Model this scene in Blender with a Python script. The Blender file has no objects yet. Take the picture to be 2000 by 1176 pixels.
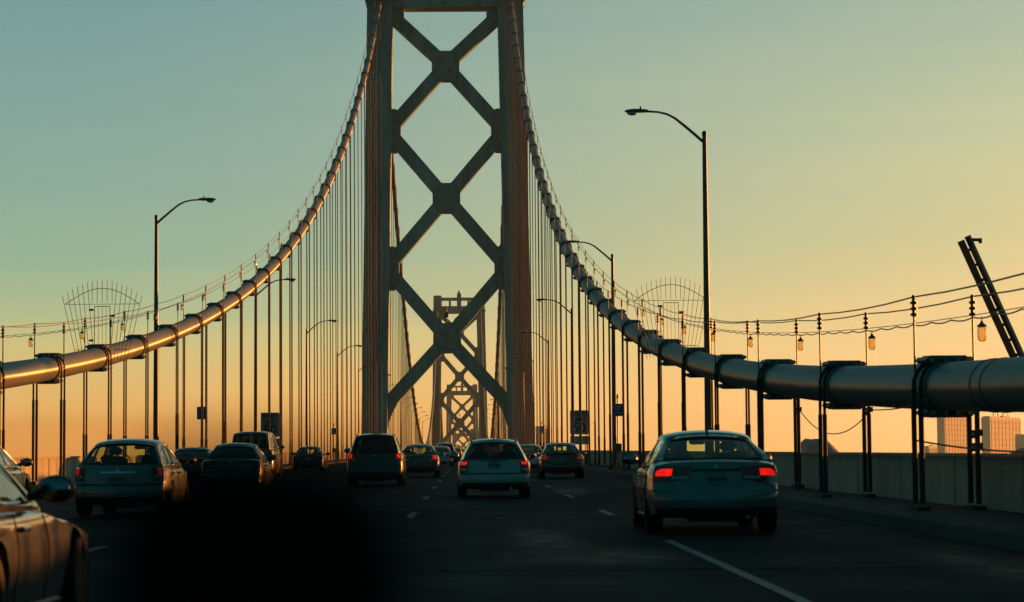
import bpy, math, random
from mathutils import Vector, Matrix
random.seed(7)
S = bpy.context.scene
COL = S.collection
PI = math.pi

# ------------------------------------------------------------------ exposure, camera, sky, sun
S.view_settings.view_transform = 'Standard'
S.view_settings.look = 'None'
S.view_settings.exposure = 0.8
S.view_settings.gamma = 1.0
S.view_settings.use_curve_mapping = False
EXPO = 2 ** 0.8
S.render.engine = 'CYCLES'
S.cycles.use_denoising = True
S.cycles.max_bounces = 8
S.cycles.transparent_max_bounces = 24
S.cycles.volume_bounces = 0
S.cycles.sample_clamp_indirect = 4.0


def lin(rgb, k=1.0):
    out = []
    for v in rgb:
        c = v / 255.0
        c = c / 12.92 if c <= 0.04045 else ((c + 0.055) / 1.055) ** 2.4
        out.append(c * k)
    return (out[0], out[1], out[2], 1.0)


CX, CH = 2.75, 1.18                 # camera: metres right of the bridge's centre line, eye height
FPX = 4400.0                        # focal length in pixels of the 2000 px wide photograph
cd = bpy.data.cameras.new('camera')
cam = bpy.data.objects.new('camera', cd)
COL.objects.link(cam)
cd.sensor_width = 36.0
cd.lens = 36.0 * FPX / 2000.0
cd.clip_start, cd.clip_end = 0.05, 20000
cd.dof.use_dof = True
cd.dof.focus_distance = 130.0
cd.dof.aperture_fstop = 4.2
yaw, pitch, roll = math.atan(92 / FPX), math.atan(289 / FPX), 0.0080
fwd = Vector((math.sin(yaw) * math.cos(pitch), math.cos(yaw) * math.cos(pitch), math.sin(pitch)))
right = fwd.cross(Vector((0, 0, 1))).normalized()
up = right.cross(fwd)
r2 = right * math.cos(roll) - up * math.sin(roll)
u2 = right * math.sin(roll) + up * math.cos(roll)
M = Matrix((r2, u2, -fwd)).transposed().to_4x4()
M.translation = Vector((CX, 0, CH))
cam.matrix_world = M
S.camera = cam

SUN_AZ, SUN_EL = math.radians(43), math.radians(2.2)       # azimuth to the right of the road's direction
SUNV = Vector((math.sin(SUN_AZ) * math.cos(SUN_EL), math.cos(SUN_AZ) * math.cos(SUN_EL), math.sin(SUN_EL)))
sd = bpy.data.lights.new('sun', 'SUN')
sd.energy = 5.0
sd.angle = math.radians(0.6)
sd.color = (1.0, 0.29, 0.04)
so = bpy.data.objects.new('sun', sd)
COL.objects.link(so)
so.rotation_euler = SUNV.to_track_quat('Z', 'Y').to_euler()

W = bpy.data.worlds.new('World')
S.world = W
W.use_nodes = True
nt = W.node_tree
nt.nodes.clear()


def nd(tree, t, **kw):
    n = tree.nodes.new(t)
    for k, v in kw.items():
        setattr(n, k, v)
    return n


def ramp(tree, stops, k=1.0):
    n = tree.nodes.new('ShaderNodeValToRGB')
    cr = n.color_ramp
    cr.interpolation = 'EASE' if False else 'LINEAR'
    while len(cr.elements) < len(stops):
        cr.elements.new(0.5)
    for e, (p, c) in zip(cr.elements, stops):
        e.position = p
        e.color = lin(c, k)
    return n


SKYK = 1.0 / EXPO
tc = nd(nt, 'ShaderNodeTexCoord')
sep = nd(nt, 'ShaderNodeSeparateXYZ')
nt.links.new(tc.outputs['Generated'], sep.inputs[0])


def mth(tree, op, a, b=None, c=None, clamp=False):
    n = tree.nodes.new('ShaderNodeMath')
    n.operation = op
    n.use_clamp = clamp
    for i, v in enumerate((a, b, c)):
        if v is None:
            continue
        if isinstance(v, (int, float)):
            n.inputs[i].default_value = v
        else:
            tree.links.new(v, n.inputs[i])
    return n.outputs[0]


# faint streaks of thin cloud near the horizon shift the gradient up and down a little
mp = nd(nt, 'ShaderNodeMapping')
mp.inputs['Scale'].default_value = (2.2, 2.2, 60.0)
nt.links.new(tc.outputs['Generated'], mp.inputs['Vector'])
nz = nd(nt, 'ShaderNodeTexNoise')
nz.inputs['Scale'].default_value = 1.6
nz.inputs['Detail'].default_value = 3.0
nt.links.new(mp.outputs[0], nz.inputs['Vector'])
zpos = mth(nt, 'MAXIMUM', sep.outputs['Z'], 0.0)
sq = mth(nt, 'POWER', zpos, 0.5)
wob = mth(nt, 'MULTIPLY', mth(nt, 'SUBTRACT', nz.outputs['Fac'], 0.5), 0.045)
el = mth(nt, 'ADD', sq, wob, clamp=True)
# cosine of the angle between the view's heading and the sun's
hlen = mth(nt, 'SQRT', mth(nt, 'ADD', mth(nt, 'ADD', mth(nt, 'MULTIPLY', sep.outputs['X'], sep.outputs['X']),
                                         mth(nt, 'MULTIPLY', sep.outputs['Y'], sep.outputs['Y'])), 1e-5))
dot = mth(nt, 'ADD', mth(nt, 'MULTIPLY', sep.outputs['X'], math.sin(SUN_AZ)), mth(nt, 'MULTIPLY', sep.outputs['Y'], math.cos(SUN_AZ)))
cosd = mth(nt, 'DIVIDE', dot, hlen)
away = ramp(nt, [(0.0, (238, 156, 72)), (0.10, (238, 165, 82)), (0.17, (230, 187, 112)), (0.22, (204, 196, 134)), (0.25, (178, 190, 144)), (0.29, (150, 181, 152)),
                 (0.36, (135, 169, 158)), (0.45, (118, 157, 156)), (0.60, (62, 118, 122)), (1.0, (16, 68, 76))], SKYK)
sunny = ramp(nt, [(0.0, (276, 214, 136)), (0.10, (274, 217, 144)), (0.17, (268, 213, 144)), (0.24, (250, 210, 145)), (0.30, (222, 207, 150)),
                  (0.37, (203, 205, 161)), (0.45, (169, 187, 166)), (0.60, (76, 126, 128)), (1.0, (16, 68, 76))], SKYK)
back = ramp(nt, [(0.0, (14, 92, 96)), (0.2, (14, 98, 101)), (0.45, (13, 94, 99)), (1.0, (14, 70, 78))], SKYK)
for r in (away, sunny, back):
    nt.links.new(el, r.inputs[0])
mr = nd(nt, 'ShaderNodeMapRange')
mr.inputs['From Min'].default_value = 0.575
mr.inputs['From Max'].default_value = 0.885
nt.links.new(cosd, mr.inputs['Value'])
mx1 = nd(nt, 'ShaderNodeMix', data_type='RGBA')
nt.links.new(mth(nt, 'POWER', mr.outputs[0], 1.9), mx1.inputs[0])
nt.links.new(away.outputs[0], mx1.inputs[6])
nt.links.new(sunny.outputs[0], mx1.inputs[7])
mrb = nd(nt, 'ShaderNodeMapRange', interpolation_type='SMOOTHSTEP')
mrb.inputs['From Min'].default_value = 0.57
mrb.inputs['From Max'].default_value = 0.12
nt.links.new(cosd, mrb.inputs['Value'])
mx2 = nd(nt, 'ShaderNodeMix', data_type='RGBA')
nt.links.new(mrb.outputs[0], mx2.inputs[0])
cb = mth(nt, 'SUBTRACT', 1.0, mth(nt, 'SMOOTH_MIN', 1.0, mth(nt, 'MULTIPLY', mth(nt, 'MAXIMUM', mth(nt, 'SUBTRACT', el, 0.118), 0.0), 55.0), 0.4))
cbank = mth(nt, 'MULTIPLY', mth(nt, 'MULTIPLY', cb, mth(nt, 'SUBTRACT', 1.0, mr.outputs[0])), 0.20, clamp=True)
mxc = nd(nt, 'ShaderNodeMix', data_type='RGBA')
nt.links.new(cbank, mxc.inputs[0])
nt.links.new(mx1.outputs[2], mxc.inputs[6])
mxc.inputs[7].default_value = lin((176, 112, 66), SKYK)
nt.links.new(mxc.outputs[2], mx2.inputs[6])
nt.links.new(back.outputs[0], mx2.inputs[7])
# the glow round the sun itself
sund = mth(nt, 'ADD', mth(nt, 'ADD', mth(nt, 'MULTIPLY', sep.outputs['X'], SUNV.x), mth(nt, 'MULTIPLY', sep.outputs['Y'], SUNV.y)),
           mth(nt, 'MULTIPLY', sep.outputs['Z'], SUNV.z))
glow = mth(nt, 'MULTIPLY', mth(nt, 'POWER', mth(nt, 'MAXIMUM', sund, 0.0), 60.0), 2.2 * SKYK)
gl = nd(nt, 'ShaderNodeVectorMath', operation='SCALE')
gl.inputs[0].default_value = (1.0, 0.55, 0.2)
nt.links.new(glow, gl.inputs['Scale'])
addn = nd(nt, 'ShaderNodeVectorMath', operation='ADD')
nt.links.new(mx2.outputs[2], addn.inputs[0])
nt.links.new(gl.outputs[0], addn.inputs[1])
bg = nd(nt, 'ShaderNodeBackground')
bg.inputs['Strength'].default_value = 1.0
nt.links.new(addn.outputs[0], bg.inputs['Color'])
wo = nd(nt, 'ShaderNodeOutputWorld')
nt.links.new(bg.outputs[0], wo.inputs['Surface'])


# ------------------------------------------------------------------ materials
def mat(name, col, rough=0.6, metal=0.0, var=0.25, scale=3.0, bump=0.0, bscale=40.0, coat=0.0, spec=0.5, stretch=(1, 1, 1), rvar=0.0):
    m = bpy.data.materials.new(name)
    m.use_nodes = True
    t = m.node_tree
    b = t.nodes['Principled BSDF']
    b.inputs['Roughness'].default_value = rough
    b.inputs['Metallic'].default_value = metal
    b.inputs['Coat Weight'].default_value = coat
    b.inputs['Specular IOR Level'].default_value = spec
    b.inputs['Base Color'].default_value = (col[0], col[1], col[2], 1)
    if var or bump or rvar:
        c = nd(t, 'ShaderNodeTexCoord')
        mpn = nd(t, 'ShaderNodeMapping')
        mpn.inputs['Scale'].default_value = stretch
        t.links.new(c.outputs['Object'], mpn.inputs['Vector'])
    if var or rvar:
        n = nd(t, 'ShaderNodeTexNoise')
        n.inputs['Scale'].default_value = scale
        n.inputs['Detail'].default_value = 6
        n.inputs['Roughness'].default_value = 0.65
        t.links.new(mpn.outputs[0], n.inputs['Vector'])
        r = t.nodes.new('ShaderNodeValToRGB')
        r.color_ramp.elements[0].position = 0.3
        r.color_ramp.elements[1].position = 0.72
        r.color_ramp.elements[0].color = tuple(v * (1 - var) for v in col[:3]) + (1,)
        r.color_ramp.elements[1].color = tuple(min(1, v * (1 + var)) for v in col[:3]) + (1,)
        t.links.new(n.outputs['Fac'], r.inputs[0])
        t.links.new(r.outputs[0], b.inputs['Base Color'])
        if rvar:
            q = nd(t, 'ShaderNodeMapRange')
            q.inputs['To Min'].default_value = max(0.05, rough - rvar)
            q.inputs['To Max'].default_value = min(1, rough + rvar)
            t.links.new(n.outputs['Fac'], q.inputs['Value'])
            t.links.new(q.outputs[0], b.inputs['Roughness'])
    if bump:
        n2 = nd(t, 'ShaderNodeTexNoise')
        n2.inputs['Scale'].default_value = bscale
        n2.inputs['Detail'].default_value = 4
        t.links.new(mpn.outputs[0], n2.inputs['Vector'])
        bp = nd(t, 'ShaderNodeBump')
        bp.inputs['Strength'].default_value = bump
        bp.inputs['Distance'].default_value = 0.02
        t.links.new(n2.outputs['Fac'], bp.inputs['Height'])
        t.links.new(bp.outputs[0], b.inputs['Normal'])
    return m


def paint(name, col, metal=0.4, rough=0.3):
    return mat(name, col, rough=rough, metal=metal, var=0.06, scale=2.0, coat=1.0)


def emit(name, col, strength, base=(0.12, 0.004, 0.004)):
    m = mat(name, base, rough=0.25, var=0.0)
    b = m.node_tree.nodes['Principled BSDF']
    b.inputs['Emission Color'].default_value = (col[0], col[1], col[2], 1)
    b.inputs['Emission Strength'].default_value = strength
    t = m.node_tree
    c = nd(t, 'ShaderNodeTexCoord')
    v = nd(t, 'ShaderNodeTexNoise')
    v.inputs['Scale'].default_value = 9.0
    v.inputs['Detail'].default_value = 3.0
    t.links.new(c.outputs['Object'], v.inputs['Vector'])
    q = nd(t, 'ShaderNodeMapRange')
    q.inputs['From Min'].default_value, q.inputs['From Max'].default_value = 0.38, 0.64
    q.inputs['To Min'].default_value, q.inputs['To Max'].default_value = strength * 0.6, strength * 1.25
    t.links.new(v.outputs['Fac'], q.inputs['Value'])
    t.links.new(q.outputs[0], b.inputs['Emission Strength'])
    return m


def glassmat(name, tint, gloss=1.0):
    m = bpy.data.materials.new(name)
    m.use_nodes = True
    t = m.node_tree
    t.nodes.clear()
    o = nd(t, 'ShaderNodeOutputMaterial')
    tr = nd(t, 'ShaderNodeBsdfTransparent')
    tr.inputs[0].default_value = (tint[0], tint[1], tint[2], 1)
    g = nd(t, 'ShaderNodeBsdfGlossy')
    g.inputs['Roughness'].default_value = 0.03
    g.inputs['Color'].default_value = (1, 1, 1, 1)
    f = nd(t, 'ShaderNodeFresnel')
    f.inputs['IOR'].default_value = 1.5
    mx = nd(t, 'ShaderNodeMixShader')
    t.links.new(mth(t, 'MULTIPLY', f.outputs[0], gloss), mx.inputs[0])
    t.links.new(tr.outputs[0], mx.inputs[1])
    t.links.new(g.outputs[0], mx.inputs[2])
    t.links.new(mx.outputs[0], o.inputs['Surface'])
    return m


MT = {}
MT['tower'] = mat('tower_paint', (0.19, 0.33, 0.31), spec=0.1, rough=0.6, var=0.38, scale=0.5, bump=0.15, bscale=1.5, stretch=(1, 1, 0.15))
MT['tower_dark'] = mat('tower_plate', (0.165, 0.29, 0.27), spec=0.1, rough=0.6, var=0.4, scale=0.9, bump=0.2, bscale=2.0)
MT['cable'] = mat('cable_paint', (0.20, 0.215, 0.20), rough=0.36, metal=0.1, var=0.22, scale=5, bump=0.06, bscale=22, stretch=(1, 3.0, 1), rvar=0.0, spec=0.36)
_t = MT['cable'].node_tree
_b = _t.nodes['Principled BSDF']
_b.inputs['Anisotropic'].default_value = 0.85
_at = nd(_t, 'ShaderNodeAttribute', attribute_name='axis_dir')
_t.links.new(_at.outputs['Vector'], _b.inputs['Tangent'])
MT['band'] = mat('band_steel', (0.10, 0.105, 0.10), rough=0.5, metal=0.2, var=0.35, scale=9, bump=0.2)
MT['rope'] = mat('rope_steel', (0.05, 0.05, 0.048), rough=0.7, spec=0.12, var=0.35, scale=30, bump=0.5, bscale=60)
MT['wire'] = mat('wire_steel', (0.14, 0.13, 0.12), rough=0.5, metal=0.2, var=0.2, scale=8)
MT['iron'] = mat('dark_iron', (0.035, 0.035, 0.035), rough=0.5, var=0.2, scale=10)
MT['pole'] = mat('lamp_pole_paint', (0.06, 0.065, 0.065), rough=0.45, metal=0.2, var=0.2, scale=5)
MT['parapet'] = mat('parapet_paint', (0.40, 0.40, 0.35), spec=0.05, rough=0.7, var=0.22, scale=2.0, bump=0.25, bscale=9)
MT['concrete'] = mat('kerb_concrete', (0.065, 0.085, 0.085), spec=0.05, rough=0.85, var=0.3, scale=1.5, bump=0.4, bscale=25)
MT['marking'] = mat('road_paint', (0.125, 0.155, 0.15), spec=0.1, rough=0.6, var=0.35, scale=9)
MT['rubber'] = mat('tyre_rubber', (0.018, 0.018, 0.018), spec=0.1, rough=0.8, var=0.2, scale=20)
MT['rim'] = mat('wheel_alloy', (0.45, 0.45, 0.45), rough=0.3, metal=0.8, var=0.1)
MT['trim'] = mat('black_plastic', (0.015, 0.015, 0.016), rough=0.5, var=0.15, scale=15)
MT['cabin'] = mat('cabin_lining', (0.018, 0.018, 0.02), rough=0.9, var=0.2, scale=10)
MT['seat'] = mat('seat_fabric', (0.025, 0.027, 0.028), rough=0.9, var=0.2, scale=20)
MT['chrome'] = mat('chrome', (0.6, 0.6, 0.6), rough=0.12, metal=1.0, var=0.0)
MT['mirror_face'] = mat('mirror_face', (0.22, 0.24, 0.26), rough=0.08, metal=1.0, var=0.0)
MT['glass'] = glassmat('clear_car_glass', (0.80, 0.90, 0.66))
MT['dark_glass'] = glassmat('tinted_car_glass', (0.13, 0.17, 0.14))
MT['lamp_red'] = mat('tail_lamp_red', (0.18, 0.008, 0.01), rough=0.2, var=0.1, scale=30, coat=0.5)
MT['lamp_lit'] = emit('tail_lamp_lit', (1.0, 0.012, 0.006), 0.50)
MT['lamp_dim'] = emit('tail_lamp_running', (1.0, 0.02, 0.012), 0.16)
MT['lamp_clear'] = mat('clear_lamp', (0.32, 0.32, 0.32), rough=0.15, var=0.1, scale=30, coat=0.5)
MT['plate'] = mat('plate_white', (0.17, 0.19, 0.20), rough=0.45, var=0.1, scale=20)
MT['plate_ink'] = mat('plate_ink', (0.03, 0.04, 0.12), rough=0.5, var=0.1)
MT['sign_white'] = mat('sign_white', (0.30, 0.33, 0.32), rough=0.5, var=0.12, scale=4)
MT['sign_black'] = mat('sign_black', (0.012, 0.012, 0.012), rough=0.5, var=0.0)
MT['sign_blue'] = mat('sign_blue', (0.02, 0.09, 0.26), rough=0.5, var=0.1, scale=4)
MT['orange'] = mat('cone_orange', (0.75, 0.12, 0.02), rough=0.55, var=0.15, scale=10)
MT['tarp'] = mat('grey_tarpaulin', (0.30, 0.30, 0.28), rough=0.7, var=0.25, scale=4, bump=0.6, bscale=7)
MT['office'] = mat('office_stone', (0.62, 0.56, 0.50), spec=0.05, rough=0.9, var=0.1, scale=0.05)
MT['office_glass'] = mat('office_glazing', (0.42, 0.40, 0.38), spec=0.05, rough=0.85, var=0.2, scale=0.1)
MT['black'] = mat('device_black', (0.006, 0.006, 0.007), rough=0.9, var=0.0, spec=0.1)
MT['globe'] = glassmat('lantern_glass', (0.95, 0.70, 0.38), 0.6)


def road_material():
    m = bpy.data.materials.new('asphalt')
    m.use_nodes = True
    t = m.node_tree
    b = t.nodes['Principled BSDF']
    c = nd(t, 'ShaderNodeTexCoord')
    sx = nd(t, 'ShaderNodeSeparateXYZ')
    t.links.new(c.outputs['Object'], sx.inputs[0])
    m1 = nd(t, 'ShaderNodeMapping')
    m1.inputs['Scale'].default_value = (1.6, 0.03, 1)
    t.links.new(c.outputs['Object'], m1.inputs['Vector'])
    n1 = nd(t, 'ShaderNodeTexNoise')
    n1.inputs['Scale'].default_value = 1.4
    n1.inputs['Detail'].default_value = 5
    t.links.new(m1.outputs[0], n1.inputs['Vector'])
    n2 = nd(t, 'ShaderNodeTexNoise')
    n2.inputs['Scale'].default_value = 0.28
    n2.inputs['Detail'].default_value = 7
    n2.inputs['Roughness'].default_value = 0.7
    t.links.new(c.outputs['Object'], n2.inputs['Vector'])
    n3 = nd(t, 'ShaderNodeTexNoise')
    n3.inputs['Scale'].default_value = 55
    n3.inputs['Detail'].default_value = 3
    t.links.new(c.outputs['Object'], n3.inputs['Vector'])
    # two wheel tracks per lane: polished and a shade paler than the oil-stained middle
    ph = mth(t, 'MULTIPLY', mth(t, 'ADD', sx.outputs['X'], 0.0), 2 * PI / (3.53 / 2))
    track = mth(t, 'MULTIPLY_ADD', mth(t, 'COSINE', ph), 0.5, 0.5)
    s = mth(t, 'ADD', mth(t, 'MULTIPLY', n1.outputs['Fac'], 0.5), mth(t, 'MULTIPLY', n2.outputs['Fac'], 0.55))
    s = mth(t, 'ADD', s, mth(t, 'MULTIPLY', track, -0.10))
    s = mth(t, 'ADD', s, mth(t, 'MULTIPLY', mth(t, 'SUBTRACT', n3.outputs['Fac'], 0.5), 0.35))
    r = t.nodes.new('ShaderNodeValToRGB')
    r.color_ramp.elements[0].position = 0.25
    r.color_ramp.elements[0].color = (0.007, 0.018, 0.022, 1)
    r.color_ramp.elements[1].position = 0.75
    r.color_ramp.elements[1].color = (0.022, 0.043, 0.049, 1)
    t.links.new(s, r.inputs[0])
    t.links.new(r.outputs[0], b.inputs['Base Color'])
    q = nd(t, 'ShaderNodeMapRange')
    q.inputs['From Min'].default_value = 0.3
    q.inputs['From Max'].default_value = 0.7
    q.inputs['To Min'].default_value = 0.9
    q.inputs['To Max'].default_value = 0.62
    t.links.new(n2.outputs['Fac'], q.inputs['Value'])
    t.links.new(q.outputs[0], b.inputs['Roughness'])
    b.inputs['Specular IOR Level'].default_value = 0.02
    bp = nd(t, 'ShaderNodeBump')
    bp.inputs['Strength'].default_value = 0.5
    bp.inputs['Distance'].default_value = 0.01
    t.links.new(n3.outputs['Fac'], bp.inputs['Height'])
    t.links.new(bp.outputs[0], b.inputs['Normal'])
    return m


MT['road'] = road_material()
MT['water'] = mat('bay_water', (0.012, 0.03, 0.035), rough=0.12, var=0.2, scale=0.02, bump=0.6, bscale=0.15)


# ------------------------------------------------------------------ mesh helpers
class MB:
    def __init__(self):
        self.v, self.f = [], []

    def add(self, vs, fs, mtx=None):
        o = len(self.v)
        self.v += [tuple(mtx @ Vector(p)) for p in vs] if mtx else [tuple(p) for p in vs]
        self.f += [tuple(i + o for i in f) for f in fs]
        return self

    def box(self, c, s, mtx=None):
        x, y, z = c
        a, b, d = s[0] / 2, s[1] / 2, s[2] / 2
        vs = [(x + i * a, y + j * b, z + k * d) for k in (-1, 1) for j in (-1, 1) for i in (-1, 1)]
        fs = [(0, 2, 3, 1), (4, 5, 7, 6), (0, 1, 5, 4), (2, 6, 7, 3), (0, 4, 6, 2), (1, 3, 7, 5)]
        return self.add(vs, fs, mtx)

    def cbox(self, c, s, r, mtx=None):
        """a box whose vertical section (x, z) has chamfered corners"""
        a, d = s[0] / 2, s[2] / 2
        pts = [(-a + r, -d), (a - r, -d), (a, -d + r), (a, d - r), (a - r, d), (-a + r, d), (-a, d - r), (-a, -d + r)]
        return self.prism([(p[0] + c[0], p[1] + c[2]) for p in pts], c[1] - s[1] / 2, c[1] + s[1] / 2, mtx)

    def prism(self, poly, y0, y1, mtx=None):
        """polygon in x, z extruded along y"""
        n = len(poly)
        vs = [(p[0], y0, p[1]) for p in poly] + [(p[0], y1, p[1]) for p in poly]
        fs = [tuple(range(n)), tuple(range(2 * n - 1, n - 1, -1))] + [(i, i + n, (i + 1) % n + n, (i + 1) % n) for i in range(n)]
        return self.add(vs, fs, mtx)

    def tube(self, pts, r, seg=8, cap=True, mtx=None):
        pts = [Vector(p) for p in pts]
        rs = r if isinstance(r, (list, tuple)) else [r] * len(pts)
        vs, fs = [], []
        ref = None
        for i, p in enumerate(pts):
            t = (pts[min(i + 1, len(pts) - 1)] - pts[max(i - 1, 0)]).normalized()
            if ref is None:
                ref = Vector((0, 0, 1)) if abs(t.z) < 0.9 else Vector((1, 0, 0))
            a = (ref - t * ref.dot(t)).normalized()
            ref = a
            b = t.cross(a)
            for k in range(seg):
                w = 2 * PI * k / seg
                vs.append(p + (a * math.cos(w) + b * math.sin(w)) * rs[i])
        for i in range(len(pts) - 1):
            for k in range(seg):
                q = (k + 1) % seg
                fs.append((i * seg + k, i * seg + q, (i + 1) * seg + q, (i + 1) * seg + k))
        if cap:
            fs.append(tuple(range(seg - 1, -1, -1)))
            fs.append(tuple((len(pts) - 1) * seg + k for k in range(seg)))
        return self.add(vs, fs, mtx)

    def lathe(self, prof, seg=16, axis='z', mtx=None):
        vs, fs = [], []
        for (r, h) in prof:
            for k in range(seg):
                w = 2 * PI * k / seg
                c, s = r * math.cos(w), r * math.sin(w)
                vs.append((c, s, h) if axis == 'z' else (h, c, s) if axis == 'x' else (s, h, c))
        for i in range(len(prof) - 1):
            for k in range(seg):
                q = (k + 1) % seg
                fs.append((i * seg + k, i * seg + q, (i + 1) * seg + q, (i + 1) * seg + k))
        if prof[0][0] > 1e-6:
            fs.append(tuple(range(seg - 1, -1, -1)))
        if prof[-1][0] > 1e-6:
            fs.append(tuple((len(prof) - 1) * seg + k for k in range(seg)))
        return self.add(vs, fs, mtx)

    def ell(self, c, r, seg=14, rings=8):
        prof = [(max(1e-7, math.sin(PI * i / rings)), -math.cos(PI * i / rings)) for i in range(rings + 1)]
        return self.lathe(prof, seg, 'z', Matrix.Translation(c) @ Matrix.Diagonal((r[0], r[1], r[2], 1)))

    def grid(self, P, nu, nv):
        """P(i, j) -> point, i in 0..nu, j in 0..nv"""
        vs = [P(i, j) for j in range(nv + 1) for i in range(nu + 1)]
        w = nu + 1
        fs = [(j * w + i, j * w + i + 1, (j + 1) * w + i + 1, (j + 1) * w + i) for j in range(nv) for i in range(nu)]
        return self.add(vs, fs)

    def mesh(self, name, material, smooth=False):
        me = bpy.data.meshes.new(name)
        me.from_pydata([tuple(p) for p in self.v], [], self.f)
        me.materials.append(MT[material] if isinstance(material, str) else material)
        if smooth:
            me.polygons.foreach_set('use_smooth', [True] * len(me.polygons))
        me.validate()
        me.update()
        return me


def put(name, me, parent=None, loc=(0, 0, 0), rot=(0, 0, 0), scale=(1, 1, 1)):
    o = bpy.data.objects.new(name, me)
    COL.objects.link(o)
    o.location, o.rotation_euler, o.scale = loc, rot, scale
    o.parent = parent
    return o


def ob(name, mb, material, parent=None, smooth=False, sharp=None):
    me = mb.mesh(name, material, smooth)
    if smooth and sharp:
        me.set_sharp_from_angle(angle=math.radians(sharp))
    return put(name, me, parent)


def tag(o, label=None, cat=None, group=None, kind=None):
    if label:
        o['label'] = label
    if cat:
        o['category'] = cat
    if group:
        o['group'] = group
    if kind:
        o['kind'] = kind
    return o


def thing(name, label, cat, loc=(0, 0, 0), rz=0.0, group=None):
    o = bpy.data.objects.new(name, None)
    COL.objects.link(o)
    o.location = loc
    o.rotation_euler = (0, 0, rz)
    o.empty_display_size = 0.3
    return tag(o, label, cat, group)


def dup(root, label=None, loc=None, scale=None):
    kids = {}
    for c in root.children:
        kids[c] = list(c.children)
    r = root.copy()
    COL.objects.link(r)
    if label:
        r['label'] = label
    if loc:
        r.location = loc
    if scale:
        r.scale = scale
    for c, gs in kids.items():
        k = c.copy()
        COL.objects.link(k)
        k.parent = r
        for g in gs:
            q = g.copy()
            COL.objects.link(q)
            q.parent = k
    return r


ORD = ['first', 'second', 'third', 'fourth', 'fifth', 'sixth', 'seventh', 'eighth', 'ninth', 'tenth', 'eleventh', 'twelfth', 'thirteenth',
       'fourteenth', 'fifteenth', 'sixteenth', 'seventeenth', 'eighteenth', 'nineteenth', 'twentieth', 'twenty-first', 'twenty-second',
       'twenty-third', 'twenty-fourth', 'twenty-fifth', 'twenty-sixth', 'twenty-seventh', 'twenty-eighth', 'twenty-ninth', 'thirtieth',
       'thirty-first', 'thirty-second', 'thirty-third', 'thirty-fourth']

# ------------------------------------------------------------------ the bridge's long section
T = [345.0, 1049.0, 1753.0, 2457.0]                    # the four towers, metres ahead
DZ = [(-400, 0), (0, 0), (345, 0), (1049, -4.8), (1753, -26), (2457, -54), (3161, -80)]


def deck(y):
    """the roadway's height: level as far as the first tower, then a crest and a long fall"""
    if y <= DZ[0][0]:
        return DZ[0][1]
    for i in range(len(DZ) - 1):
        (x0, z0), (x1, z1) = DZ[i], DZ[i + 1]
        if y <= x1:
            def sl(k):
                if k <= 0 or k >= len(DZ) - 1:
                    return 0.0 if k <= 0 else (DZ[k][1] - DZ[k - 1][1]) / (DZ[k][0] - DZ[k - 1][0])
                a = (DZ[k][1] - DZ[k - 1][1]) / (DZ[k][0] - DZ[k - 1][0])
                b = (DZ[k + 1][1] - DZ[k][1]) / (DZ[k + 1][0] - DZ[k][0])
                return 0.0 if a * b <= 0 else 2 * a * b / (a + b)
            h = x1 - x0
            t = (y - x0) / h
            m0, m1 = sl(i) * h, sl(i + 1) * h
            return ((2 * t ** 3 - 3 * t ** 2 + 1) * z0 + (t ** 3 - 2 * t ** 2 + t) * m0 + (-2 * t ** 3 + 3 * t ** 2) * z1 + (t ** 3 - t ** 2) * m1)
    return DZ[-1][1]


TOPZ = 71.4


def cable_z(y):
    if y <= T[0]:
        return 1.82 + 0.000631 * (y - 14.0) ** 2
    for i in range(3):
        if y <= T[i + 1]:
            a, b = T[i], T[i + 1]
            za, zb = deck(a) + TOPZ, deck(b) + TOPZ
            t = (y - a) / (b - a)
            low = deck((a + b) / 2) + 3.9
            return za + (zb - za) * t - 4 * ((za + zb) / 2 - low) * t * (1 - t)
    return deck(T[3]) + TOPZ - (y - T[3]) * 0.19


PX = 10.05              # cable planes
RX = 10.80              # parapets

# ------------------------------------------------------------------ setting: water, deck, road, kerbs
w_ = MB()
w_.grid(lambda i, j: (-950 + 2050 * i / 4, -240 + 3640 * j / 8, -92), 4, 8)
tag(ob('water', w_, 'water'), kind='structure')

ys = [-60 + 5 * k for k in range(90)] + [390 + 22 * k for k in range(125)]


def strip(prof, ys_, lift=0.0):
    """a section (x, dz) swept along the deck's profile"""
    m = MB()
    m.grid(lambda i, j: (prof[i][0], ys_[j], deck(ys_[j]) + prof[i][1] + lift), len(prof) - 1, len(ys_) - 1)
    return m


road = tag(ob('road', strip([(8.9, 0), (4.4, 0), (0, 0), (-4.4, 0), (-8.9, 0)], ys), 'road'), kind='structure')
tag(ob('deck', strip([(-12.6, 0.16), (-12.6, -1.6), (-10.0, -1.6), (10.0, -1.6), (12.6, -1.6), (12.6, 0.16)], ys), 'concrete'), kind='structure')
for sgn in (1, -1):
    p = [(sgn * 12.6, 0.2), (sgn * 9.05, 0.2), (sgn * 8.95, 0.17), (sgn * 8.9, -0.02)]
    if sgn < 0:
        p = p[::-1]
    tag(ob('kerb', strip(p, ys), 'concrete'), kind='structure')
# pavement joints across the road and tar lines between the lanes
jm = MB().box((0, 0, 0), (17.6, 0.09, 0.004)).mesh('expansion_joint', 'rubber')
for k in range(22):
    y = 22.0 + 18.3 * k
    put('expansion_joint', jm, road, (0, y, deck(y) + 0.004))
MT['tar'] = mat('tar_seal', (0.017, 0.032, 0.037), rough=0.55, var=0.5, scale=1.4, rvar=0.15, spec=0.12)
rng = random.Random(3)


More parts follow.
